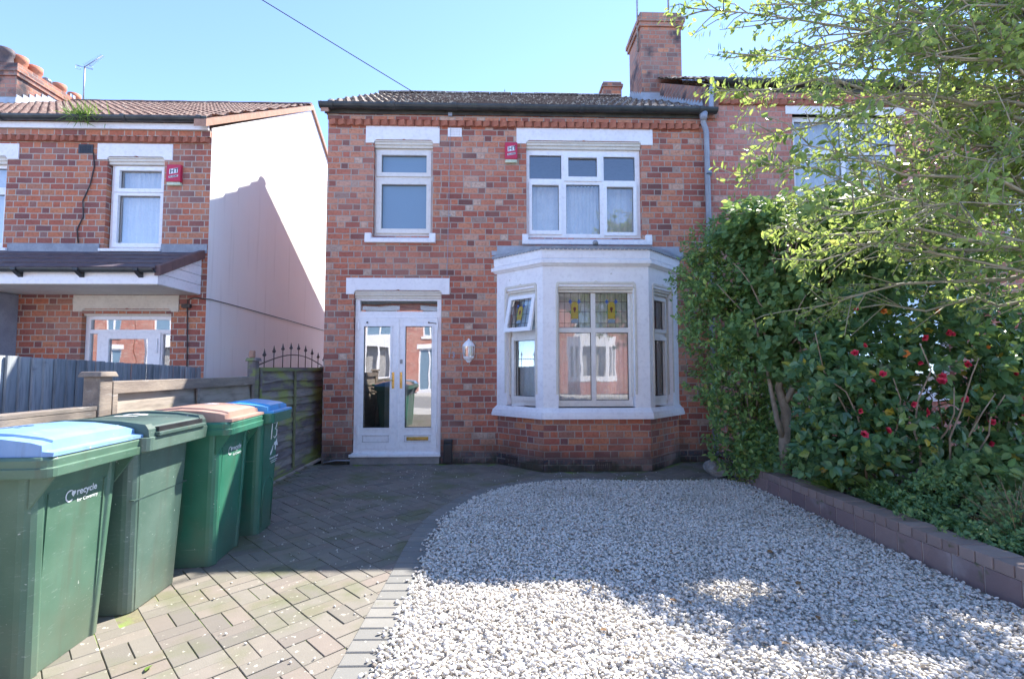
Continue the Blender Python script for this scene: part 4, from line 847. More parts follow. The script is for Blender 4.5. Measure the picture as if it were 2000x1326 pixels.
def pole(x, y, z0, z1, label):
    r = empty('aerial_mast', (x, y, z0), label, 'aerial', 'aerial masts above the brick chimney'); q = MB(); q.tube([(x, y, z0), (x, y, z1)], .018, 8); q.build('mast', M['steel'], r)
    q = MB(); q.tube([(x - .02, y, z1 - .15), (x + .5, y + .3, z1 - .15)], .01, 6)
    for k in range(8): q.tube([(x + .06 * k, y + .036 * k - .12, z1 - .15), (x + .06 * k, y + .036 * k + .12, z1 - .15)], .004, 5)
    q.build('antenna_array', M['steel'], r)
pole(2.63, 8.78, 7.2, 10.2, 'slim aerial mast strapped to the left corner of the tall chimney')
pole(3.23, 8.80, 7.85, 10.3, 'slim aerial mast rising from the top of the tall chimney')
# telephone wire
cb = MB(); A = Vector((-.70, 6.79, 4.915)); dv = Vector((-2.19, -.8, 1.01)) * 5.2
cb.tube([A + dv * t - Vector((0, 0, .25 * 4 * t * (1 - t) * .3)) for t in [i / 24 for i in range(25)]], .006, 6)
tag(cb.build('telephone_wire', M['iron']), 'black telephone wire running from the eaves up across the sky', 'wire')

# ------------------------------------------------------------------ house on the right
rh = empty('terraced_house', (5.6, FY, 0), 'taller red brick house on the right, half hidden by tree branches', 'house')
RWS = [(4.31, 5.90, 3.35, 5.0), (7.50, 8.9, 3.35, 5.0), (5.0, 6.55, .95, 3.05), (8.0, 9.2, 1.0, 2.5)]
mb = MB(); mb.plate(FR, HX1 + .001, 11, 0, 5.30, RWS, .006, -.22); mb.box(10.8, 11, FY + .22, 13.3, 0, 5.3); mb.build('wall', M['rbrick'], rh)
mb = MB(); mb.fbox(FR, HX1 + .001, 11, 5.21, 5.30, -.2, .05); mb.build('corbel_course', M['rbrick'], rh); dentils(HX1 + .05, 11, 5.12, FY - .012, rh, M['dent'])
mb = MB(); zr = lambda y: 5.40 + (y - 6.72) * .614
mb.prism([(HX1 - .002, 6.80, 4.9), (HX1 - .002, 10.05, 6.98), (HX1 - .002, 10.05, 7.40), (HX1 - .002, 6.80, 5.36)], [(HX1 + .2, 6.80, 4.9), (HX1 + .2, 10.05, 6.98), (HX1 + .2, 10.05, 7.40), (HX1 + .2, 6.80, 5.36)]); mb.build('party_wall', M['cbrick'], rh)
mb = MB()
for k in range(19):
    y0 = 6.86 + k * .115; z0 = 4.985 + (y0 - 6.72) * .614
    mb.prism([(HX1 - .014, y0, z0 - .06), (HX1 - .014, y0 + .112, z0 + .01), (HX1 - .014, y0 + .112, z0 + .13), (HX1 - .014, y0 + .02, z0 + .13), (HX1 - .014, y0, z0 + .06)], [(HX1 - .003, y0, z0 - .06), (HX1 - .003, y0 + .112, z0 + .01), (HX1 - .003, y0 + .112, z0 + .13), (HX1 - .003, y0 + .02, z0 + .13), (HX1 - .003, y0, z0 + .06)])
mb.build('stepped_flashing', M['flash'], rh)
rr_ = tiled_slope(HX1 - .04, 11, (6.72, 5.42), (10.05, 7.46), M['tile'], rh)
mb = MB(); mb.add([(HX1, 6.76, 5.39), (11, 6.76, 5.39), (11, 10.05, 7.41), (HX1, 10.05, 7.41)], [(0, 1, 2, 3)]); mb.add([(HX1, 10.05, 7.44), (11, 10.05, 7.44), (11, 13.4, 5.4), (HX1, 13.4, 5.4)], [(0, 1, 2, 3)]); mb.build('roof_slope', M['tile'], rr_)
mb = MB(); mb.box(HX1 + .05, 11, 6.785, 6.8, 5.30, 5.41); mb.build('fascia', M['fascia'], rh); gutter(HX1 + .05, 11, 6.715, 5.42, M['gutter'], rh, .062)
mb = MB(); mb.tube([(3.10, 6.70, 5.38), (3.07, 6.73, 5.30), (3.06, 6.73, 5.03), (3.02, 6.72, 4.99)], .034, 10); mb.build('drainpipe', M['pipe'], rh)
for i, (a0, a1, z0, z1) in enumerate(RWS):
    mb = MB(); mb.fbox(FR, a0 - .1, a1 + .1, z1, z1 + .23, -.1, .02); mb.build('lintel', M['white'], rh, .004)
    mb = MB(); mb.fbox(FR, a0 - .08, a1 + .08, z0 - .12, z0, -.1, .07); mb.build('sill', M['white'], rh, .004)
    am = (a0 + a1) / 2; zt = z0 + (z1 - z0) * .68
    hs = [(a0 + .07, am - .03, z0 + .07, zt - .03), (am + .03, a1 - .07, z0 + .07, zt - .03), (a0 + .07, am - .03, zt + .03, z1 - .07), (am + .03, a1 - .07, zt + .03, z1 - .07)]
    w_ = window(FR, (a0, a1, z0, z1), hs, -.07, 'window', rh, M['upvc'], M['upglass']); curtain(FR, a0 + .03, a1 - .03, z0 + .03, z1 - .03, -.22, M['curtain'], w_, 12, .02, 20 + i)
mb = MB(); mb.box(4.0, 10.7, FY + 1.0, FY + 1.05, .5, 5.1); mb.build('room_lining', M['room'], rh)

# ------------------------------------------------------------------ houses across the street (seen as reflections)
OY = -12.5; OF = Face((0, OY, 0), (-1, 0, 0), (0, 1, 0)); 
def opp(x):
    F = Face((x, OY, 0), (-1, 0, 0), (0, 1, 0)); r = empty('terraced_house', (x, OY, 0), 'brick house across the street, seen reflected in the door and window glass', 'house', 'houses across the street seen in reflections')
    hs = [(-2.0, -1.2, 3.0, 4.4), (.2, 1.9, 3.0, 4.4), (-2.1, -1.0, .05, 2.3)]
    q = MB(); q.plate(F, -2.75, 2.75, 0, 4.9, hs, 0, -.2); q.build('wall', M['obrick'], r)
    for i, (a0, a1, z0, z1) in enumerate(hs):
        am = (a0 + a1) / 2
        q = MB(); q.plate(F, a0, a1, z0, z1, [(a0 + .08, am - .04, z0 + .1, z1 - .08), (am + .04, a1 - .08, z0 + .1, z1 - .08)], -.08, -.13); q.fbox(F, a0 - .12, a1 + .12, z1, z1 + .25, -.1, .02); q.fbox(F, a0 - .1, a1 + .1, z0 - .12, z0, -.1, .06)
        w_ = q.build('door' if i == 2 else 'window', M['white'], r); g = MB(); g.quad(F, a0 + .05, a1 - .05, z0 + .05, z1 - .05, -.11); g.build('pane', M['frost'], w_)
    B = [(-.2, 0.0), (.35, .6), (1.75, .6), (2.3, 0.0)]
    q = MB()
    for i in range(3):
        (a, da), (b, db) = B[i], B[i + 1]; Fb = Face(F.P(a, 0, da), F.P(b, 0, db) - F.P(a, 0, da), (F.P(b, 0, db) - F.P(a, 0, da)).cross(Vector((0, 0, 1)))); L = (F.P(b, 0, db) - F.P(a, 0, da)).length
        q.plate(Fb, 0, L, .6, 2.9, [(.12, L / 2 - .04, .85, 2.4), (L / 2 + .04, L - .12, .85, 2.4)], 0, -.1)
    q.prism([F.P(a, 2.9, d) for a, d in B], [F.P(a, 2.95, d) for a, d in B]); bw = q.build('bay_window', M['white'], r)
    q = MB(); q.prism([F.P(a, 0, d - .02) for a, d in B], [F.P(a, .6, d - .02) for a, d in B]); q.build('brick_base', M['obrick'], bw)
    q = MB(); q.prism([F.P(a, .8, max(-.1, d - .3)) for a, d in B], [F.P(a, 2.6, max(-.1, d - .3)) for a, d in B]); q.build('curtain', M['dcurtain'], bw)
    q = MB(); q.prism([F.P(-2.75, 4.9, .25), F.P(-2.75, 7.2, -3.6), F.P(-2.75, 4.9, -7.2)], [F.P(2.75, 4.9, .25), F.P(2.75, 7.2, -3.6), F.P(2.75, 4.9, -7.2)]); q.build('roof', M['slate'], r)
    q = MB(); q.fbox(F, -2.75, 2.75, 4.75, 4.89, .002, .26); q.build('gutter', M['gutter'], r)
    return r
o0 = opp(0.4)
for x in (-21.8, -16.25, -10.7, -5.15, 5.95, 11.5):
    c = o0.copy(); COL.objects.link(c); c.location.x = x
    for ch in o0.children:
        d = ch.copy(); COL.objects.link(d); d.parent = c
        for g in ch.children: e = g.copy(); COL.objects.link(e); e.parent = d
st = empty('street_tree', (5.2, -4.6, 0), 'leafy street tree behind the camera, seen reflected in the bay window', 'tree')
mb = MB(); mb.tube([(5.2, -4.6, 0), (5.15, -4.6, 1.2), (5.1, -4.5, 2.6), (5.3, -4.6, 4.2)], [.24, .19, .16, .08], 10)
for k in range(6): a = k * 1.05; mb.tube([(5.1, -4.5, 2.3 + .15 * k), (5.1 + .8 * math.cos(a), -4.5 + .8 * math.sin(a), 3.2 + .1 * k), (5.1 + 1.6 * math.cos(a), -4.5 + 1.6 * math.sin(a), 4.0 + .1 * k)], [.08, .05, .02], 6)
mb.build('trunk', M['bark'], st)
tp, ax = ell_tips([((5.1, -4.5, 4.2), (2.1, 2.0, 1.3), 1)], 700, -.1, 1.0); C, D, U, Ln = cluster_leaves(tp, ax, 6, .17); leaf_mesh('crown', C, D, U, Ln, Ln * .6, M['street'], st)

# ------------------------------------------------------------------ ground
def sheet(name, x0, x1, y0, y1, z, mat):
    q = MB(); q.add([(x0, y0, z), (x1, y0, z), (x1, y1, z), (x0, y1, z)], [(0, 1, 2, 3)]); return tag(q.build(name, mat), kind='structure')
sheet('ground', -150, 150, -150, 150, -.05, M['soil'])
sheet('passage', -4.0, -2.52, -.5, 14, -.006, M['concrete'])
sheet('driveway_base', -2.55, 3.05, -.5, FY + .02, -.0055, M['joint'])
q = MB(); q.box(-60, 60, -2.6, -.5, -.04, .0); tag(q.build('pavement', M['flag']), kind='structure')
sheet('road', -60, 60, -9.2, -2.6, -.03, M['asphalt'])
q = MB(); q.box(-60, 60, -11.2, -9.2, -.04, .02); tag(q.build('pavement', M['flag']), kind='structure')
sheet('front_garden', -12, -4.0, -.5, FY, -.004, M['concrete'])
sheet('garden_bed', 2.95, 11, -.5, FY, .14, M['soil'])

GE = [(-.515, -.4), (-.512, 1.6), (-.511, 2.227), (-.500, 2.714), (-.487, 3.2), (-.490, 3.6), (-.480, 4.0), (-.445, 4.3), (-.375, 4.575), (-.207, 5.006), (-.002, 5.31), (.26, 5.53), (.55, 5.66), (.85, 5.715), (1.25, 5.70), (1.7, 5.66), (2.2, 5.67), (2.80, 5.70)]
def inpoly(x, y, P):
    c = False; n = len(P)
    for i in range(n):
        (x1, y1), (x2, y2) = P[i], P[i - 1]
        if (y1 > y) != (y2 > y) and x < (x2 - x1) * (y - y1) / (y2 - y1) + x1: c = not c
    return c
GP = GE + [(2.82, -.4)]
def crop(P, d):       # crude inward offset
    return P
mb = MB(); mb.add([(x, y, .004) for x, y in GP], [tuple(range(len(GP) - 1, -1, -1))]); tag(mb.build('gravel_bed', M['bed']), kind='structure')
# block paving, basket weave turned 45 degrees
def block(mb, c, ux, uy, hx, hy, z, ch=.0022, hgt=.03):
    c = Vector((c[0], c[1], 0)); ux = Vector((*ux, 0)); uy = Vector((*uy, 0))
    r = lambda a, b, zz: [c - ux * a - uy * b + Vector((0, 0, zz)), c + ux * a - uy * b + Vector((0, 0, zz)), c + ux * a + uy * b + Vector((0, 0, zz)), c - ux * a + uy * b + Vector((0, 0, zz))]
    v = r(hx, hy, z - hgt) + r(hx, hy, z - ch) + r(hx - ch, hy - ch, z)
    mb.add(v, [(0, 1, 5, 4), (1, 2, 6, 5), (2, 3, 7, 6), (3, 0, 4, 7), (4, 5, 9, 8), (5, 6, 10, 9), (6, 7, 11, 10), (7, 4, 8, 11), (8, 9, 10, 11)])
a = R(-45.5); e1 = (math.cos(a), math.sin(a)); e2 = (-e1[1], e1[0]); rr = random.Random(2)
# strip lines pass through (-1.929,3.081)
o2 = -1.929 * e2[0] + 3.081 * e2[1]; o1_ = -1.85 * e1[0] + 2.70 * e1[1]
mb = MB(); cell = .2
for i in range(-40, 41):
    for j in range(-40, 41):
        for k in (0, 1):
            if (i + j) % 2: p1, p2, hx, hy = (i + .5) * cell, (j + .25 + .5 * k) * cell, .0988, .0488
            else: p1, p2, hx, hy = (i + .25 + .5 * k) * cell, (j + .5) * cell, .0488, .0988
            x = (p1 + o1_) * e1[0] + (p2 + o2) * e2[0]; y = (p1 + o1_) * e1[1] + (p2 + o2) * e2[1]
            if not (-2.5 < x < 2.95 and -.4 < y < 6.80): continue
            if y > 6.74 and not (x < -.1 or x > 2.65): continue
            if -.05 < x < 2.6 and y > FY - min(.6, max(0, min((x + .02) / .59 * .6, (2.58 - x) / .59 * .6))) - .02: continue
            if inpoly(x - .04, y, GP) and inpoly(x + .10, y - .12, GP) and inpoly(x, y + .06, GP) : continue
            t = rr.gauss(0, .0012) + .006 * mnoise.noise(Vector((x * 1.6, y * 1.6, 3))); block(mb, (x, y), e1, e2, hx - rr.uniform(0, .0015), hy - rr.uniform(0, .0015), .0 + t)
tag(mb.build('driveway', M['paver']), kind='structure')
# soldier course round the gravel
def resample(P, step):
    out = []; acc = 0
    for (x0, y0), (x1, y1) in zip(P[:-1], P[1:]):
        L = math.hypot(x1 - x0, y1 - y0); t = -acc
        while t + step <= L + 1e-9:
            t += step; out.append((x0 + (x1 - x0) * t / L, y0 + (y1 - y0) * t / L, (x1 - x0) / L, (y1 - y0) / L))
        acc = L - t
    return out
pts = resample(GE[:15], .104); sm = []
for i in range(len(pts)):
    w = pts[max(0, i - 4):i + 5]; tx = sum(p[2] for p in w); ty = sum(p[3] for p in w); L = math.hypot(tx, ty); sm.append((tx / L, ty / L))
mb = MB()
for (x, y, _, _), (tx, ty) in zip(pts, sm):
    nx, ny = -ty, tx; block(mb, (x + nx * .085, y + ny * .085), (nx, ny), (tx, ty), .104, .0495, .008 + rr.gauss(0, .001), .005, .03)
tag(mb.build('edging', M['edging']), kind='structure')
# pebbles
bm = bmesh.new(); bmesh.ops.create_icosphere(bm, subdivisions=1, radius=1); bmesh.ops.triangulate(bm, faces=bm.faces)
IV = np.array([v.co[:] for v in bm.verts]); IF = np.array([[v.index for v in f.verts] for f in bm.faces]); bm.free()
protos = []
for k in range(14):
    d = unit(IV + 0.0); n_ = 6; s_ = np.ones(len(IV))
    for q_ in range(5):
        ax_ = unit(rng.normal(size=3)); lim = rng.uniform(.5, .9); dd = d @ ax_; s_ = np.minimum(s_, np.where(dd > .05, lim / np.maximum(dd, 1e-3), 9))
    protos.append(d * s_[:, None] * np.array([1.12, rng.uniform(.55, .9), rng.uniform(.38, .62)]) * (1 + rng.normal(size=(len(IV), 1)) * .03))
protos = np.array(protos)
st_pts = []
def scatter(n, y0, y1, smin, smax, zl):
    k = 0
    while k < n:
        x, y = rng.uniform(-.54, 2.80), rng.uniform(y0, y1)
        if inpoly(x, y, GP): st_pts.append((x, y, rng.uniform(*zl), rng.uniform(smin, smax))); k += 1
scatter(31000, 1.9, 3.7, .0070, .0172, (.004, .030)); scatter(30000, 3.7, 5.74, .0070, .0165, (.004, .028)); scatter(2500, 1.2, 1.9, .010, .0185, (.006, .03))
for k in range(420):          # strays on the edging
    i = rng.integers(12, len(pts)); x, y = pts[i][:2]; q_ = abs(rng.normal()) * .028; tj = rng.uniform(-.06, .06); st_pts.append((x - sm[i][1] * q_ + sm[i][0] * tj, y + sm[i][0] * q_ + sm[i][1] * tj, .016, rng.uniform(.010, .017)))
for k in range(130): yy = rng.uniform(2.2, 6.6); st_pts.append((-.72 - abs(rng.normal()) * .5, yy, .006, rng.uniform(.004, .010)))
for k in range(40): st_pts.append((rng.uniform(-.5, 2.6), rng.uniform(5.76, 6.2), .006, rng.uniform(.005, .012)))
SP = np.array(st_pts); n = len(SP)
def rotm(n, tilt):
    a = rng.uniform(0, 6.283, n); b = rng.normal(size=n) * tilt; c = rng.normal(size=n) * tilt
    Z = np.zeros(n); O = np.ones(n)
    Rz = np.array([[np.cos(a), -np.sin(a), Z], [np.sin(a), np.cos(a), Z], [Z, Z, O]]).transpose(2, 0, 1)
    Rx = np.array([[O, Z, Z], [Z, np.cos(b), -np.sin(b)], [Z, np.sin(b), np.cos(b)]]).transpose(2, 0, 1)
    Ry = np.array([[np.cos(c), Z, np.sin(c)], [Z, O, Z], [-np.sin(c), Z, np.cos(c)]]).transpose(2, 0, 1)
    return Rz @ Rx @ Ry
V = np.einsum('nij,nkj->nki', rotm(n, .5), protos[rng.integers(0, 14, n)]) * SP[:, 3][:, None, None] + SP[:, None, :3]
F = IF[None] + (np.arange(n) * len(IV))[:, None, None]
tag(npmesh('gravel', V.reshape(-1, 3), F.reshape(-1, 3), M['pebble'], None, True), 'cream and grey pebbles covering the parking bay', 'gravel', None, 'stuff')
n_ = 420; lx = rng.uniform(-.5, 2.75, n_); ly = 5.72 - 3.6 * rng.random(n_) ** 1.3; lx = np.where(rng.random(n_) < .35, 2.78 - np.abs(rng.normal(size=n_)) * .12, lx)
dd_ = rng.normal(size=(n_, 3)) * np.array([1, 1, .25]); lit = leaf_mesh('leaf_litter', np.stack([lx, ly, np.full(n_, .036)], 1), dd_, np.array([0, 0, 1]) + rng.normal(size=(n_, 3)) * .35, rng.uniform(.010, .034, n_), rng.uniform(.004, .014, n_), M['fallen'])
tag(lit, 'crumbs of dry leaf and twig scattered over the pebbles', 'leaf litter', None, 'stuff')
# fallen leaves
def fallen(x, y, z, s, mi, label, grp='fallen leaves on the gravel'):
    a = rng.uniform(0, 6.28); o = leaf_mesh('fallen_leaf', np.array([[x, y, z]]), np.array([[math.cos(a), math.sin(a), .12]]), np.array([[rng.normal() * .2, rng.normal() * .2, 1]]), np.array([s]), np.array([s * .6]), mi)
    tag(o, label, 'leaf', grp)
for k, (x, y) in enumerate(((1.2, 3.45), (1.18, 3.40), (1.75, 2.9), (.35, 3.9), (.55, 4.2), (1.3, 4.1), (1.9, 3.4), (.95, 2.75), (.2, 3.6), (2.1, 3.9), (1.62, 2.5), (.75, 3.1), (1.5, 4.6), (2.3, 4.4), (.1, 2.9), (2.0, 2.9), (1.0, 4.9), (.5, 2.45), (1.35, 2.3), (1.8, 2.25))):
    fallen(x, y, .046, rng.uniform(.03, .055), M['fallen'], 'small dry fallen leaf lying on the pebbles')
fallen(-1.52, 2.29, .008, .05, M['blade'], 'curled green leaf on the sunlit block paving near the bins', None)

# low block wall along the bed
gw = empty('garden_wall', (2.87, 4.0, 0), 'low purple brown block wall between the gravel and the planted bed', 'wall')
mb = MB(); y = 5.70; k = 0; xw = lambda y: 2.79 + (5.7 - y) * .020
while y > .2:
    L = .205 + rr.uniform(-.01, .01); mb.box(xw(y), xw(y) + .10, y - L + .008, y, -.02, .148 + rr.uniform(-.002, .002)); y -= L
mb.build('block_course', M['wallstone'], gw, .004)
mb = MB(); y = 5.70
while y > .2:
    L = .108 + rr.uniform(-.006, .006); mb.box(xw(y) - .006, xw(y) + .19, y - L + .007, y, .153, .222 + rr.uniform(-.0025, .0025)); y -= L
mb.build('coping', M['capstone'], gw, .004)
mb = MB(); mb.prism([(xw(5.69) + .0045, 5.69, -.02), (xw(.2) + .0045, .2, -.02), (xw(.2) + .094, .2, -.02), (xw(5.69) + .094, 5.69, -.02)], [(xw(5.69) + .0045, 5.69, .2165), (xw(.2) + .0045, .2, .2165), (xw(.2) + .094, .2, .2165), (xw(5.69) + .094, 5.69, .2165)]); mb.build('mortar', M['wmortar'], gw)
def rock(x, y, z, sx, sy, sz, label):
    bm = bmesh.new(); bmesh.ops.create_icosphere(bm, subdivisions=3, radius=1)
    for v in bm.verts:
        d = v.co.normalized(); q_ = max(abs(d.x), abs(d.y), abs(d.z)); s_ = .75 + .25 / q_ + .22 * mnoise.noise(d * 2.3 + Vector((x, y, 0))); v.co = Vector((d.x * sx, d.y * sy, d.z * sz)) * s_
    me = bpy.data.meshes.new('rubble_stone'); bm.to_mesh(me); bm.free(); me.materials.append(M['rubble']); o = bpy.data.objects.new('rubble_stone', me); COL.objects.link(o); o.location = (x, y, z)
    tag(o, label, 'stone')
rock(2.72, 6.02, .09, .16, .17, .11, 'pale rough concrete lump at the far end of the low wall'); rock(2.93, 5.86, .06, .12, .10, .08, 'smaller rough stone between the pale concrete lump and the wall end')

# ------------------------------------------------------------------ fences
def boards_y(mb, x, y0, y1, z0, z1, n, dark, seed, t=.012):
    """waney-edged horizontal boards in a plane of constant x, overlapping downwards"""
    rr = random.Random(seed); hgt = (z1 - z0) / n
    for i in range(n):
        zb, zt = z0 + i * hgt - .02, z0 + (i + 1) * hgt + .012; m_ = 14; A = []
        ph = rr.random() * 6; am = rr.uniform(.006, .016)
        lo = [(y0 + (y1 - y0) * k / m_, zb + am * math.sin(k * rr.uniform(.5, .75) + ph) + rr.uniform(-.003, .003)) for k in range(m_ + 1)]
        mb.loft([[(x + .032, ya, za), (x + .016, ya, za), (x - .006, ya, zt), (x + .002, ya, zt)] for ya, za in lo])
FX = -2.585
gp = empty('waney_edge_fence', (FX, 6.35, 0), 'dark mossy waney edged fence panel beside the house, topped with iron spears', 'fence')
mb = MB(); boards_y(mb, FX, 5.40, 7.36, .06, 1.28, 12, 0, 1); mb.build('board', M['mossboard'], gp)
mb = MB(); mb.box(FX - .02, FX + .045, 5.38, 7.38, 1.275, 1.32); mb.box(FX + .0315, FX + .048, 5.385, 5.425, .02, 1.275); mb.box(FX + .0315, FX + .048, 7.33, 7.37, .02, 1.275); mb.box(FX + .0315, FX + .042, 5.426, 7.329, .03, .075); mb.build('frame', M['wdark'], gp, .003)
mb = MB(); mb.box(FX + .0315, FX + .052, 6.29, 6.33, .05, 1.274); mb.build('batten', M['wgreen'], gp, .003)
sp_ = MB()
arch = lambda y: 1.345 + .135 * math.sin(math.pi * min(1, max(0, (y - 5.42) / 1.95)))
for k in range(9):
    y = 5.55 + k * .235; zt = arch(y) + .085; sp_.tube([(FX, y, 1.32), (FX, y, zt)], .006, 6)
    sp_.loft([[(FX + a_ * w, y + b_ * w, z) for a_, b_ in ((1, 0), (.3, .7), (0, 1), (-.3, .7), (-1, 0), (-.3, -.7), (0, -1), (.3, -.7))] for w, z in ((.007, zt - .015), (.024, zt), (.013, zt + .018), (.002, zt + .07))])
    sp_.tube([(FX, y - .03, zt - .012), (FX, y, zt - .002), (FX, y + .03, zt - .012)], .004, 5)
sp_.tube([(FX, 5.42 + 1.95 * k / 16, arch(5.42 + 1.95 * k / 16)) for k in range(17)], .007, 6); sp_.build('iron_spear_topper', M['iron'], gp)
def post(x, y, h, w, label, mat, cap=True, grp='fence posts by the bins'):
    r = empty('fence_post', (x, y, 0), label, 'post', grp); q = MB(); q.box(x - w / 2, x + w / 2, y - w / 2, y + w / 2, -.02, h); q.build('shaft', mat, r, .006)
    if cap: q = MB(); q.prism([(x - w * .72, y - w * .72, h + .001), (x + w * .72, y - w * .72, h + .001), (x + w * .72, y + w * .72, h + .001), (x - w * .72, y + w * .72, h + .001)], [(x - w * .62, y - w * .62, h + .035), (x + w * .62, y - w * .62, h + .035), (x + w * .62, y + w * .62, h + .035), (x - w * .62, y + w * .62, h + .035)]); q.build('cap', mat, r, .006)
    return r
post(FX - .0, 3.28, 1.255, .105, 'brown square fence post with a pale flat cap behind the bins', M['wpale'])
pr = post(FX - .0, 5.31, 1.385, .085, 'tall capped post between the low fence and the mossy panel', M['wdark'])
q = MB(); q.box(FX - .05, FX - .0, 5.30, 5.36, 1.421, 1.50); q.build('broken_finial', M['mort'], pr, .012)
post(FX + .0, 7.43, 1.30, .07, 'thin dark post where the mossy panel meets the house', M['wdark'])
lf_ = empty('low_fence', (FX, 4.3, 0), 'low weathered wooden fence panel behind the middle bins', 'fence')
mb = MB(); boards_y(mb, FX, 3.36, 5.25, .10, 1.14, 7, 0, 4); mb.build('board', M['paleboard'], lf_)
mb = MB(); mb.box(FX - .02, FX + .048, 3.345, 5.26, 1.142, 1.225); mb.box(FX + .0315, FX + .048, 3.345, 3.39, .02, 1.141); mb.box(FX + .0315, FX + .048, 4.27, 4.31, .02, 1.141); mb.box(FX + .0315, FX + .048, 5.21, 5.255, .02, 1.141); mb.build('frame', M['wpale'], lf_, .004)
ll = empty('low_fence', (FX, 2.3, 0), 'lower fence panel with a worn top rail behind the blue lidded near bin', 'fence')
mb = MB(); boards_y(mb, FX, 1.3, 3.21, .10, 1.0, 6, 0, 6); mb.build('board', M['paleboard'], ll)
mb = MB(); mb.box(FX - .025, FX + .048, 1.3, 3.215, 1.0, 1.045); mb.box(FX - .04, FX + .05, 1.3, 3.22, 1.0455, 1.072); mb.box(FX + .0315, FX + .048, 3.165, 3.21, .02, .9995); mb.build('frame', M['wpale'], ll, .004)
gf = empty('board_fence', (-4.03, 5.4, 0), 'blue grey vertical board fence in front of the left house', 'fence')
mb = MB(); y = 6.80; k = 0
while y > 2.2:
    w = .118 + rr.uniform(-.01, .008); zt = 1.325 + (6.85 - y) * .034 + rr.uniform(-.003, .003); x = -4.02 + (.0 if k % 2 else .004)
    mb.hexa([(x - .004, y, .02), (x + .014, y - w - .014, .02), (x + .034, y - w - .014, .02), (x + .006, y, .02), (x - .004, y, zt), (x + .014, y - w - .014, zt), (x + .034, y - w - .014, zt), (x + .006, y, zt)]); y -= w; k += 1
mb.build('board', M['greyboard'], gf)
for z in (.3, 1.05): mb = MB(); mb.box(-4.07, -4.025, 2.2, 6.82, z, z + .08); mb.build('rail', M['wgrey'], gf)

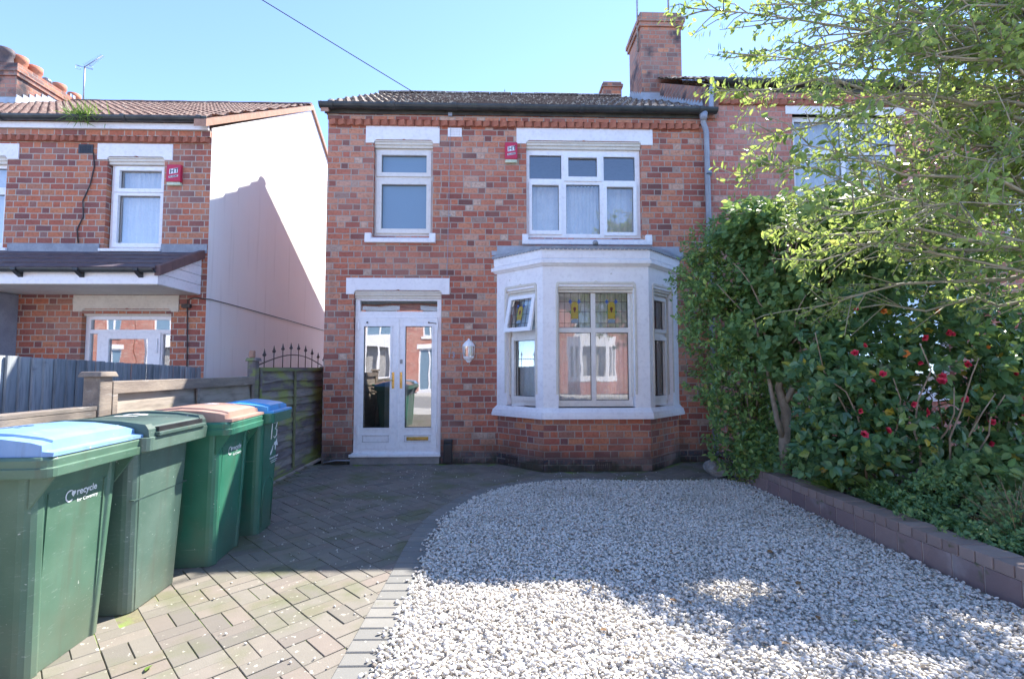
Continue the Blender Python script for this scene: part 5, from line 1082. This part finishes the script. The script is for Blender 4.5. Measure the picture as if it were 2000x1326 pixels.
# ------------------------------------------------------------------ wheelie bins (front faces +x)
def outline(hw, xf, xb, r, inset, p, n=4):
    o = []
    def arc(cx, cy, a0, a1): 
        for k in range(n + 1): a = R(a0 + (a1 - a0) * k / n); o.append((cx + r * math.cos(a), cy + r * math.sin(a)))
    arc(xb + r, -hw + r, 180, 270); arc(xf - r, -hw + r, 270, 360)
    i = inset; b = .012
    o.extend([(xf, -p - b), (xf - i, -p), (xf - i, -p * .33), (xf - i, p * .33), (xf - i, p), (xf, p + b)])
    arc(xf - r, hw - r, 0, 90); arc(xb + r, hw - r, 90, 180); return o
def wheelie(name_label, loc, rz, W, Dp, H, mats, ribs, lid_style, group='wheelie bins in a row along the fence'):
    r = empty('wheelie_bin', loc, name_label, 'bin', group, rz)
    body, lidm = mats; hw = W / 2 - .05; xf, xb = Dp / 2 - .105, -Dp / 2 + .05
    lv = []
    for z, s_, ins in ((0, 0, 1), (.012, .01, 1), (.12, .12, 1), (.45, .5, 1), (.70, .80, 1), (H - .17, .87, 1), (H - .095, .93, 0.0 if ribs else 0), (H - .06, .96, 0)):
        k = s_
        lv.append([(x, y, z) for x, y in outline(hw * (.82 + .18 * k), xf - .03 + .03 * k, xb + .09 - .09 * k, .055, ribs * ins, hw * (.82 + .18 * k) - (.075 if ribs else .06))])
    q = MB(); q.loft(lv, True, False); bo = q.build('body', body, r, .004, True)
    q = MB()
    bands = ((H - .085, .032), (H - .045, .036), (H - .0449, .026), (H - .012, .029), (H, .022)) if ribs else ((H - .075, .030), (H - .002, .034), (H, .028))
    q.loft([[(x, y, z) for x, y in outline(hw + o_ + .015, xf + o_ + .058, xb - o_ * .6, .05, 0, hw - .06)] for z, o_ in ((H - .088, -.01),) + bands], True, False); q.build('rim', body, bo, .003, True)
    q = MB()
    if ribs:
        for sgn in (-1, 1):
            y0 = sgn * (hw * .93); q.prism([(xf - .02, y0 - .01, H - .09), (xf + .07, y0 - .01, H - .09), (xf - .02, y0 - .01, H - .22)], [(xf - .02, y0 + .004, H - .09), (xf + .07, y0 + .004, H - .09), (xf - .02, y0 + .004, H - .22)])
        for yy in (-hw * .62, hw * .62): q.loft([[(xf - .03 + .03 * k_ - ribs + .006, yy + w_, z) for w_ in (-.006, .006)] + [(xf - .03 + .03 * k_ - ribs - .02, yy + w_, z) for w_ in (.006, -.006)] for k_, z in ((.02, .02), (.5, .45), (.87, H - .18))])
        q.build('moulded_rib', body, bo, 0, True)
    # lid
    hl = hw + .022; x1 = xf + .088; x0 = xb - .015; q = MB()
    if lid_style == 'slot': prof = [(x0, .015), (x0 + .02, .045), (x0 + .2, .078), (0, .084), (x1 - .16, .074), (x1 - .03, .054), (x1 - .012, .040), (x1 - .005, .0)]
    else: prof = [(x0, .015), (x0 + .02, .035), (x0 + .16, .068), (0, .082), (x1 - .20, .074), (x1 - .09, .058), (x1 - .048, .046), (x1 - .044, .021), (x1, .016), (x1, -.0005)]
    ys = [-hl, -hl + .004, -hl + .055, -hl + .062, 0, hl - .062, hl - .055, hl - .004, hl]
    yo = [None, 0, .004, .014, .016, .014, .004, 0, None] if lid_style != 'slot' else [None, .012, .012, .0, .0, .0, .012, .012, None]
    vs = []
    for x, z in prof:
        for y, o_ in zip(ys, yo): vs.append((x, y, H + (0.0005 if o_ is None else max(.0005, z + (o_ if z > .04 else 0)))))
    ny = len(ys); fs = [(i * ny + j, i * ny + j + 1, (i + 1) * ny + j + 1, (i + 1) * ny + j) for i in range(len(prof) - 1) for j in range(ny - 1)]
    q.add(vs, [f[::-1] for f in fs], False); ld = q.build('lid', lidm, r, 0, True)
    if lid_style == 'slot':
        q = MB(); q.box(x1 - .02, x1 + .0025, -hl + .07, hl - .07, H + .022, H + .048); q.build('handle_slot', M['black'], ld, 0, True)
        q = MB(); q.box(x1 - .03, x1 + .018, -hl + .05, hl - .05, H + .001, H + .022); q.build('lid_lip', lidm, ld, .004, True)
    q = MB(); q.tube([(xb - .02, -hw + .06, H + .02), (xb - .075, -hw + .06, H + .01), (xb - .075, hw - .06, H + .01), (xb - .02, hw - .06, H + .02)], .016, 8); q.build('handle', body, r, 0, True)
    for sgn in (-1, 1):
        q = MB(); y0 = sgn * (hw * .80 + .0); q.loft([[(xb + .10 + rr2 * math.cos(2 * math.pi * k / 18), y0 + sgn * dy, .098 + rr2 * math.sin(2 * math.pi * k / 18)) for k in range(18)] for dy, rr2 in ((.001, .08), (.005, .097), (.045, .097), (.05, .07))], True, False); q.build('wheel', M['black'], r, 0, True)
    r['front'] = 0.0; del r['front']
    # surface frame on the front face
    zt = H - .18
    def front(y, z, d=0.0):
        k = np.interp(z, (.012, .12, .45, .70, H - .17), (.01, .12, .5, .80, .87)); return (xf - .03 + .03 * k - ribs + d, y, z)
    top = lambda y, x, d=.0: (x, y, H + float(np.interp(x, [p[0] for p in prof], [p[1] for p in prof])) + (.016 if lid_style != 'slot' else 0) + d)
    return r, bo, ld, front, top, hw
def logo(bo, front, y0, z0, s):
    """recycling arrow with a heart head, and its two lines of words"""
    q = MB(); f = lambda x, y, z: front(y0 + x * s, z0 + y * s, .0025 + z)
    n = 20; ring = []
    for k in range(n + 1):
        a = R(60 + 250 * k / n); w = .12 if k > 1 else .07
        ring.append((a, w))
    for k in range(n):
        (a, w), (b, w2) = ring[k], ring[k + 1]
        q.add([f(.5 + .5 * math.cos(a), .5 + .5 * math.sin(a), 0), f(.5 + .5 * math.cos(b), .5 + .5 * math.sin(b), 0), f(.5 + (.5 - w2) * math.cos(b), .5 + (.5 - w2) * math.sin(b), 0), f(.5 + (.5 - w) * math.cos(a), .5 + (.5 - w) * math.sin(a), 0)], [(0, 1, 2, 3)])
    hp = [(.66, .62), (.70, .84), (.80, .90), (.90, .82), (1.02, .88), (1.12, .78), (1.10, .64), (.86, .36)]
    q.add([f(x, y, 0) for x, y in hp], [tuple(range(len(hp)))])
    q.text('recycle', .82, lambda x, y, z: f(1.22 + x, .42 + y, z * s), .0005, .018)
    q.text('for Coventry', .46, lambda x, y, z: f(1.30 + x, -.20 + y, z * s), .0005, .002)
    q.build('printed_logo', M['label'], bo, 0, True)
def strokes(q, f, paths, r):
    for p in paths: q.tube([f(*a) for a in p], r, 6)
D13 = [[(0.10, 1), (0.0, 0)], [(.38, .86), (.55, 1.0), (.74, .84), (.58, .58), (.50, .54), (.72, .44), (.70, .14), (.48, 0), (.32, .10)]]
def r13(q, f, w): strokes(q, f, D13, w)

# nearest: blue lid
b, bo, ld, fr_, tp_, hw = wheelie('nearest green wheelie bin with faded blue lid and white recycle logo', (-2.20, 2.385, 0), R(4), .64, .72, .945, (M['binA'], M['lidA']), .012, 'panel')
logo(bo, fr_, -.075, .70, .054)
q = MB(); q.text('13', .13, lambda x, y, z: tp_(-.09 + x, .02 - 0 + y * .9 - .08, .002 + z), .0006, .004); q.build('number_marking', M['bluink'], ld, 0, True)
# dark green lid
b, bo, ld, fr_, tp_, hw = wheelie('grey green wheelie bin with dark green lid, second in the row', (-2.205, 2.965, 0), R(3), .63, .73, .945, (M['binB'], M['lidB']), 0.0, 'slot')
q = MB(); q.loft([[fr_(-hw * .93, .60 + dz, d) for dz, d in ((0, .003), (.006, .003), (.006, -.02), (0, -.02))], [fr_(hw * .93, .60 + dz, d) for dz, d in ((0, .003), (.006, .003), (.006, -.02), (0, -.02))]]); q.build('moulded_seam', M['lidB'], bo, 0, True)
q = MB(); q.text('13', .16, lambda x, y, z: tp_(-.02 + x * 1.2, -.04 + y, .003 + z), .0006, .005); q.build('number_marking', M['label'], ld, 0, True)
# brown lid
b, bo, ld, fr_, tp_, hw = wheelie('bright green wheelie bin with faded brown lid, third in the row', (-2.12, 3.59, 0), R(6), .64, .71, .955, (M['binC'], M['lidC']), .012, 'panel')
logo(bo, fr_, -.075, .70, .060)
q = MB(); q.text('13', .10, lambda x, y, z: tp_(.02 + x, .02 + y, .003 + z), .0006, .004); q.build('number_marking', M['label'], ld, 0, True)
# far blue lid
b, bo, ld, fr_, tp_, hw = wheelie('slim deep green wheelie bin with bright blue lid, farthest in the row', (-2.06, 4.15, 0), R(5), .50, .60, .955, (M['binD'], M['lidD']), 0.0, 'panel')
q = MB(); f = lambda x, y, z=0: fr_(.005 + x * .17, .725 + y * .145, .003 + z); r13(q, f, .0045); q.build('number_marking', M['label'], bo, 0, True)
q = MB(); f2 = lambda x, y: fr_(.0 + x * .17, .585 + y * .125, .0025)
emb = [(.95, .62), (.80, .70), (.74, .98), (.62, .84), (.42, .72), (.36, .42), (.14, .14), (.02, .10), (.10, .30), (.24, .56), (.34, .86), (.55, 1.02), (.72, 1.10), (.86, .92), (1.0, .74)]
q.add([f2(x, y) for x, y in [(.42, .70), (.60, .62), (.62, .30), (.72, .30), (.74, .62), (.96, .52), (1.0, .62), (.90, .78), (.80, 1.05), (.70, .88), (.52, .84)]], [tuple(range(11))])
q.add([f2(x, y) for x, y in [(.02, .06), (.14, .10), (.30, .34), (.40, .66), (.32, .66), (.20, .42), (.06, .26)]], [tuple(range(7))])
q.text('Coventry City Council', .021, lambda x, y, z: fr_(-.002 + x, .56 + y, .0025 + z), .0004, .0004)
for k, w in enumerate((.19, .15)):
    z = .54 - k * .016; q.add([fr_(.02 + k * .015, z, .0025), fr_(.02 + k * .015 + w * .82, z, .0025), fr_(.02 + k * .015 + w * .82, z + .004, .0025), fr_(.02 + k * .015, z + .004, .0025)], [(0, 1, 2, 3)])
q.build('printed_emblem', M['label'], bo, 0, True)
q = MB(); q.tube([fr_(-.10, .05, .0), fr_(-.10, .34, .0), fr_(-.07, .40, .0), fr_(.0, .425, .0), fr_(.07, .40, .0), fr_(.10, .34, .0), fr_(.10, .05, .0)], .006, 6); q.build('moulded_arch', M['binD'], bo, 0, True)

# ------------------------------------------------------------------ planting
def branchy(mb, path, r0, r1, seg=7):
    n = len(path); mb.tube(path, [r0 + (r1 - r0) * i / (n - 1) for i in range(n)], seg)
def wig(a, b, n=6, amp=.06, sag=0.0, seed=0):
    r_ = random.Random(seed); a, b = Vector(a), Vector(b); L = (b - a).length; o = []
    for i in range(n + 1):
        t = i / n; p = a.lerp(b, t) + Vector((r_.uniform(-1, 1), r_.uniform(-1, 1), r_.uniform(-1, 1))) * amp * L * (0 if i in (0,) else .5) + Vector((0, 0, sag * 4 * t * (1 - t))); o.append(p)
    return o
# privet hedge against the house corner
hd = empty('hedge_shrub', (2.9, 5.6, .1), 'dense small leaved green hedge leaning over the right side of the white bay', 'shrub')
ells = [((2.95, 5.45, .38), (.34, .4, .32), 1.6), ((3.3, 5.3, .4), (.4, .35, .35), 1.2), ((2.95, 5.65, .55), (.52, .55, .55), 2), ((2.86, 5.65, 1.2), (.62, .55, .6), 3), ((2.72, 5.60, 1.85), (.66, .5, .55), 3), ((2.66, 5.60, 2.35), (.62, .45, .42), 2.4), ((2.62, 5.6, 2.72), (.45, .36, .30), 1.2), ((3.2, 5.8, 2.1), (.6, .5, .6), 2), ((3.45, 5.9, 1.0), (.5, .5, .8), 2)]
tp, ax = ell_tips(ells, 4300, -.26, 2.6, 3.0, .5, lambda p: p[0] > 2.02 + .14 * max(0, 2.2 - p[2]) and p[1] < 6.7 and not (p[1] > 6.05 and p[0] < 2.55))
C, D, U, Ln = cluster_leaves(tp, ax, 7, .052); leaf_mesh('foliage', C, D, U, Ln, Ln * .52, M['privet'], hd)
mb = MB()
for k in range(9): branchy(mb, wig((2.95 + .08 * math.cos(k * 2.1), 5.65 + .08 * math.sin(k * 2.1), .1), (2.75 + .35 * math.cos(k * 2.4), 5.7 + .2 * math.sin(k * 2.4), 1.5 + .1 * (k % 4)), 6, .08, 0, k), .016, .005)
mb.build('stem', M['bark'], hd)
# lobed shrub with visible trunk
ms = empty('lobed_shrub', (3.1, 5.2, .1), 'tall pale green lobed leaf shrub with a forked bare trunk beside the hedge', 'shrub')
ells = [((3.15, 5.15, 1.75), (.62, .45, .45), 2), ((3.3, 5.1, 2.3), (.75, .5, .45), 3), ((3.55, 5.2, 2.8), (.75, .5, .35), 2), ((2.85, 5.15, 2.75), (.5, .4, .35), 1.4), ((3.75, 5.0, 1.9), (.5, .4, .5), 1.4), ((3.2, 4.95, 1.35), (.5, .35, .22), 1), ((4.25, 5.3, 2.45), (.7, .5, .5), 2.2), ((4.95, 5.4, 2.2), (.7, .5, .6), 2), ((4.0, 5.3, 3.05), (.6, .45, .28), 1), ((3.25, 4.55, 2.70), (.62, .38, .36), 1.6), ((3.95, 4.4, 2.6), (.7, .4, .42), 1.6), ((2.72, 4.85, 2.80), (.40, .3, .22), .8), ((4.5, 4.3, 2.35), (.6, .4, .4), 1.2)]
tp, ax = ell_tips(ells, 4600, -.12, 2.2, 9.0, .75); C, D, U, Ln = cluster_leaves(tp, ax, 5, .064, 1.2, .018); leaf_mesh('foliage', C, D, U, Ln, Ln * .85, M['maple'], ms, LOBED)
mb = MB(); branchy(mb, [(3.02, 5.1, .1), (3.0, 5.1, .5), (3.03, 5.1, .85), (2.97, 5.12, 1.1), (3.05, 5.12, 1.4), (3.12, 5.15, 2.2)], .065, .02, 9)
branchy(mb, [(3.0, 5.1, .55), (2.90, 5.05, .8), (2.85, 5.1, 1.25), (2.7, 5.1, 1.9)], .035, .01)
branchy(mb, [(3.03, 5.1, .95), (3.14, 5.05, 1.2), (3.35, 5.0, 1.7), (3.7, 5.0, 2.3)], .035, .008)
for k in range(16):
    z = 1.2 + .08 * k; a_ = k * 2.3; branchy(mb, wig((3.06, 5.12, z), (3.1 + .75 * math.cos(a_), 5.1 + .4 * math.sin(a_), z + .65), 5, .1, 0, k + 40), .013, .004, 6)
mb.build('trunk', M['bark'], ms)
# camellia
ca = empty('camellia_bush', (3.75, 4.3, .14), 'broad glossy dark leaved bush dotted with red flowers in the right bed', 'bush')
ells = [((3.05, 4.35, 1.25), (.45, .45, .5), 1.6), ((3.55, 4.25, 1.55), (.6, .5, .55), 2.6), ((4.1, 4.2, 1.6), (.65, .5, .5), 2.6), ((4.6, 4.1, 1.35), (.6, .5, .65), 2.4), ((3.3, 4.3, .8), (.55, .45, .4), 1.8), ((4.0, 4.2, .9), (.7, .5, .5), 2.4), ((4.7, 4.1, .75), (.5, .5, .5), 1.5), ((3.05, 4.3, .62), (.35, .35, .3), 1), ((5.2, 4.3, 1.5), (.6, .6, .7), 1.8)]
tp, ax = ell_tips(ells, 2150, -.16, 2.0, 17.0, .6); C, D, U, Ln = cluster_leaves(tp, ax, 5, .082, 1.05, .022); leaf_mesh('foliage', C, D, U, Ln, Ln * .56, M['camellia'], ca)
mb = MB()
for k in range(22):
    a_ = k * 2.4; r_ = .25 + .9 * ((k * 37) % 10) / 10; branchy(mb, wig((3.75 + .35 * math.cos(a_), 4.3 + .15 * math.sin(a_), .14), (3.8 + r_ * 1.0 * math.cos(a_), 4.15 + .45 * math.sin(a_), 1.0 + .07 * (k % 9)), 6, .09, 0, 80 + k), .013, .004, 6)
mb.build('stem', M['bark'], ca)
FLW = [(3.105, .806), (3.963, .871), (2.842, .971), (3.775, 1.332), (2.992, 1.196), (3.532, 1.195), (3.403, 1.349), (3.598, 1.236), (3.066, 1.258), (3.54, 1.759), (4.236, .903), (2.861, 1.424), (2.927, 1.478), (3.089, 1.759), (3.422, 1.549), (3.629, 1.57), (3.912, 1.466), (3.66, 1.591), (2.898, 1.779), (2.856, .787), (3.25, 1.42), (4.15, 1.25), (4.3, 1.5), (3.3, 1.02), (3.75, 1.05), (4.2, 1.05), (3.95, .7), (4.4, 1.2), (3.45, .95)]
f0 = None
for i, (x, z) in enumerate(FLW):
    q_ = random.Random(i * 13 + 5); s_ = q_.uniform(.026, .044); y = 3.78 + q_.uniform(0, .10); org = i in (9, 13, 16, 20); cl = q_.random() < .3
    N_ = Vector((q_.uniform(-.8, .6), -1, q_.uniform(-.4, .9))).normalized(); T_ = N_.orthogonal().normalized(); B_ = N_.cross(T_)
    C = []; D = []; U = []; L_ = []; W_ = []
    for ring_, (nn, tilt, sc) in enumerate(((6, .9, 1.0), (6, .6, .85), (5, .3, .7), (3, .1, .5))):
        if cl and ring_ == 0: continue
        for k in range(nn):
            a_ = k * 6.283 / nn + ring_ * .5 + i + q_.uniform(-.25, .25); rad = T_ * math.cos(a_) + B_ * math.sin(a_); t_ = tilt * q_.uniform(.75, 1.1)
            d_ = rad * t_ + N_ * (1.0 - t_ * .75); C.append((x, y, z)); D.append(d_[:]); U.append((N_ - rad * .5)[:]); L_.append(s_ * sc * q_.uniform(.8, 1.15)); W_.append(s_ * sc * q_.uniform(.8, 1.1))
    leaf_mesh('flower', np.array(C), np.array(D), np.array(U), np.array(L_), np.array(W_), M['opetal'] if org else M['petal'], ca)
# low planting along the wall
def tuft(name, label, cat, x, y, z, n, Lr, w, mat, spread=.7, up=.8, lean=(0, 0, 0), grp=None):
    r = empty(name, (x, y, z), label, cat, grp); d_ = rng.normal(size=(n, 3)) * spread; d_[:, 2] = np.abs(d_[:, 2]) * .5 + up; d_ += np.array(lean)
    p = np.array([x, y, z]) + rng.normal(size=(n, 3)) * np.array([.05, .05, .004]); leaf_mesh('blades', p, d_, rng.normal(size=(n, 3)) * .3 + np.array([0, 0, 1]), rng.uniform(*Lr, n), np.full(n, w), mat, r, BLADE)
tuft('strappy_plant', 'bright green strappy plant flopping over the far part of the low wall', 'plant', 3.10, 4.48, .2, 70, (.16, .34), .022, M['blade'], .8, .25, (-.35, -.3, 0))
tuft('strappy_plant', 'bright green strappy clump nearer the middle of the low wall', 'plant', 3.22, 4.0, .2, 60, (.16, .32), .02, M['blade'], .8, .25, (-.35, -.3, 0))
tuft('dry_grass', 'dead brown grass clump in front of the forked trunk', 'grass clump', 3.18, 4.85, .18, 110, (.15, .36), .008, M['dry'], .6, .5)
tuft('dry_grass', 'thin dry grass leaning over the near end of the low wall', 'grass clump', 3.45, 3.15, .18, 150, (.2, .5), .007, M['dry'], .6, .6, (-.2, -.1, 0))
def low(name, label, cat, ells, n, per, size, asp, mat, seed, shape=LEAF):
    r = empty(name, ells[0][0][:2] + (.14,), label, cat); tp, ax = ell_tips(ells, n, -.2, 3.0, seed, .8); C, D, U, Ln = cluster_leaves(tp, ax, per, size, 1.1, .012); leaf_mesh('foliage', C, D, U, Ln, Ln * asp, mat, r, shape)
low('low_shrub', 'pale leaved low shrub with reddish tips under the red flowered bush', 'shrub', [((3.75, 3.9, .42), (.5, .35, .26), 1), ((4.2, 3.8, .5), (.4, .35, .28), 1)], 420, 6, .075, .55, M['maple'], 5.0)
low('leafy_weed', 'low dark leafy plants at the foot of the forked trunk', 'plant', [((3.1, 4.75, .35), (.3, .3, .25), 1), ((3.35, 4.55, .4), (.3, .3, .28), 1), ((2.98, 5.25, .32), (.22, .3, .22), 1)], 420, 6, .055, .6, M['cover'], 7.0)
gc_e = [((3.35, 3.7, .26), (.38, .35, .18), 1), ((3.7, 3.35, .28), (.5, .4, .2), 1.5), ((4.1, 3.1, .3), (.5, .4, .24), 1.5), ((3.5, 3.0, .25), (.35, .35, .16), 1.2), ((3.55, 2.6, .25), (.4, .35, .17), 1.2), ((4.0, 2.7, .28), (.4, .4, .2), 1.2), ((3.3, 4.2, .24), (.25, .35, .14), 1), ((4.6, 3.4, .4), (.5, .5, .3), 1.3), ((3.25, 3.3, .22), (.3, .5, .10), 1.2), ((3.2, 2.4, .22), (.25, .4, .1), 1), ((3.7, 3.75, .42), (.5, .3, .18), 1)]
tp, ax = ell_tips(gc_e, 4600, -.25, 3.0, 2.0, .9); C, D, U, Ln = cluster_leaves(tp, ax, 7, .030, 1.1, .008)
tag(leaf_mesh('ground_cover', C, D, U, Ln, Ln * .55, M['cover']), 'fine feathery green ground cover spilling along the low wall', 'ground cover', None, 'stuff')

# branches of the tree that reaches in from the right
tr = empty('garden_tree', (4.75, 2.95, .1), 'sunlit small leaved tree whose long branches reach in from the right edge', 'tree')
limb = MB(); twig = MB(); tips = []; axs = []
limb.tube([(4.86, 2.9, .0), (4.80, 2.95, .25), (4.72, 2.97, .9), (4.70, 3.02, 1.5), (4.60, 2.98, 2.2), (4.66, 3.0, 2.9), (4.55, 3.03, 3.6), (4.58, 3.0, 4.5), (4.5, 3.05, 5.2)], [.17, .125, .105, .10, .085, .07, .05, .03, .012], 10)
r_ = random.Random(21); LB = []
ends = [(1.20, 3.0, 3.62), (1.42, 3.0, 3.33), (1.42, 3.05, 3.10), (1.62, 3.0, 2.78), (1.60, 3.1, 2.55), (1.85, 3.1, 2.25), (2.1, 3.3, 2.05), (1.7, 3.3, 3.75), (2.2, 3.4, 4.1)]
for i in range(106):
    if i < len(ends): e = Vector(ends[i])
    else: e = Vector((r_.uniform(1.7, 3.3), r_.uniform(2.5, 4.3), 1.75 + 2.85 * r_.random() ** .9))
    e.x *= 1 if i < len(ends) else max(.8, e.y / 3.0 * .95)
    if i >= 84: q_a = r_.uniform(-1.9, 1.9); q_r = r_.uniform(1.0, 2.6); e = Vector((4.65 + q_r * math.cos(q_a), 3.0 + q_r * math.sin(q_a), r_.uniform(2.2, 5.2)))
    zs = min(4.6, max(1.6, e.z + r_.uniform(-1.0, .75))); s = Vector((4.62 - .04 * (zs - 2), 3.0, zs))
    sag = r_.uniform(-.05, .32); P = [s.lerp(e, t) + Vector((0, 0, sag * 4 * t * (1 - t))) + Vector((r_.uniform(-.05, .05), r_.uniform(-.06, .06), r_.uniform(-.06, .06))) * (t > .05) * (t < .95) for t in [k / 9 for k in range(10)]]
    branchy(limb, P, r_.uniform(.008, .024), .003, 6)
    for k in range(r_.randint(24, 34)):
        t = r_.uniform(.18, 1.0); f = t * 9; a_ = int(min(8, f)); p = P[a_].lerp(P[a_ + 1], f - a_); d_ = (P[a_ + 1] - P[a_]).normalized()
        td = (d_ * r_.uniform(.3, 1) + Vector((r_.uniform(-.5, .3), r_.uniform(-.7, .7), r_.uniform(-.6, .7)))).normalized(); L = r_.uniform(.10, .55) * (1.0 if t < .8 else .6)
        Q = [p, p + td * L * .5 + Vector((0, 0, r_.uniform(-.03, .03))), p + td * L + Vector((0, 0, r_.uniform(-.06, .03)))]
        twig.tube(Q, [.0045, .0035, .002], 5)
        for u in (.45, .75, 1.0):
            if r_.random() < (.38, .58, .97)[int(u * 2.01) if u < 1 else 2]: tips.append(Q[0].lerp(Q[2], u)); axs.append(td + Vector((0, 0, .2)))
    tips.append(P[-1]); axs.append((P[-1] - P[-2]).normalized())
merge(limb, twig).build('trunk', M['tbark'], tr)
C, D, U, Ln = cluster_leaves(np.array([t[:] for t in tips]), np.array([a_[:] for a_ in axs]), 6, .047, .9, .018); leaf_mesh('crown', C, D, U, Ln, Ln * .50, M['holly'], tr)

# ------------------------------------------------------------------ light, sky, camera
sd_ = Vector((1.585, 1.72, 2.55)).normalized(); elev = math.asin(sd_.z); az = math.atan2(sd_.x, sd_.y)
w = bpy.data.worlds.new('World'); scene.world = w; w.use_nodes = True; nt = w.node_tree
bg = nt.nodes.get('Background') or nt.nodes.new('ShaderNodeBackground'); sky = nt.nodes.new('ShaderNodeTexSky'); sky.sky_type = 'NISHITA'; sky.sun_disc = False
sky.sun_elevation = elev; sky.sun_rotation = az; sky.altitude = 50; sky.air_density = 0.34; sky.dust_density = 0.0; sky.ozone_density = 1.8
nt.links.new(sky.outputs[0], bg.inputs[0]); bg.inputs[1].default_value = 0.15
sl = bpy.data.lights.new('sun', 'SUN'); sl.energy = 2.3; sl.angle = R(.5); sl.color = (1.0, .95, .87); so = bpy.data.objects.new('sun', sl); COL.objects.link(so)
so.rotation_euler = (-sd_).to_track_quat('-Z', 'Y').to_euler(); so.location = (6, 8, 12)
cam = bpy.data.cameras.new('camera'); cam.sensor_width = 36; cam.sensor_fit = 'HORIZONTAL'; cam.lens = 36 * 960 / 2000; cam.clip_start = .05; cam.clip_end = 1000
co = bpy.data.objects.new('camera', cam); COL.objects.link(co)
Mx = Matrix.Rotation(R(-1.7607518), 4, 'Z') @ Matrix.Rotation(R(90 + 3.309293), 4, 'X') @ Matrix.Rotation(R(-.0821787), 4, 'Z')
co.matrix_world = Matrix.Translation((0, 0, 1.31)) @ Mx
scene.camera = co
scene.view_settings.view_transform = 'Standard'; scene.view_settings.look = 'None'; scene.view_settings.gamma = 1; scene.view_settings.use_curve_mapping = False
scene.view_settings.exposure = 2.7
scene.cycles.max_bounces = 8; scene.cycles.transparent_max_bounces = 12
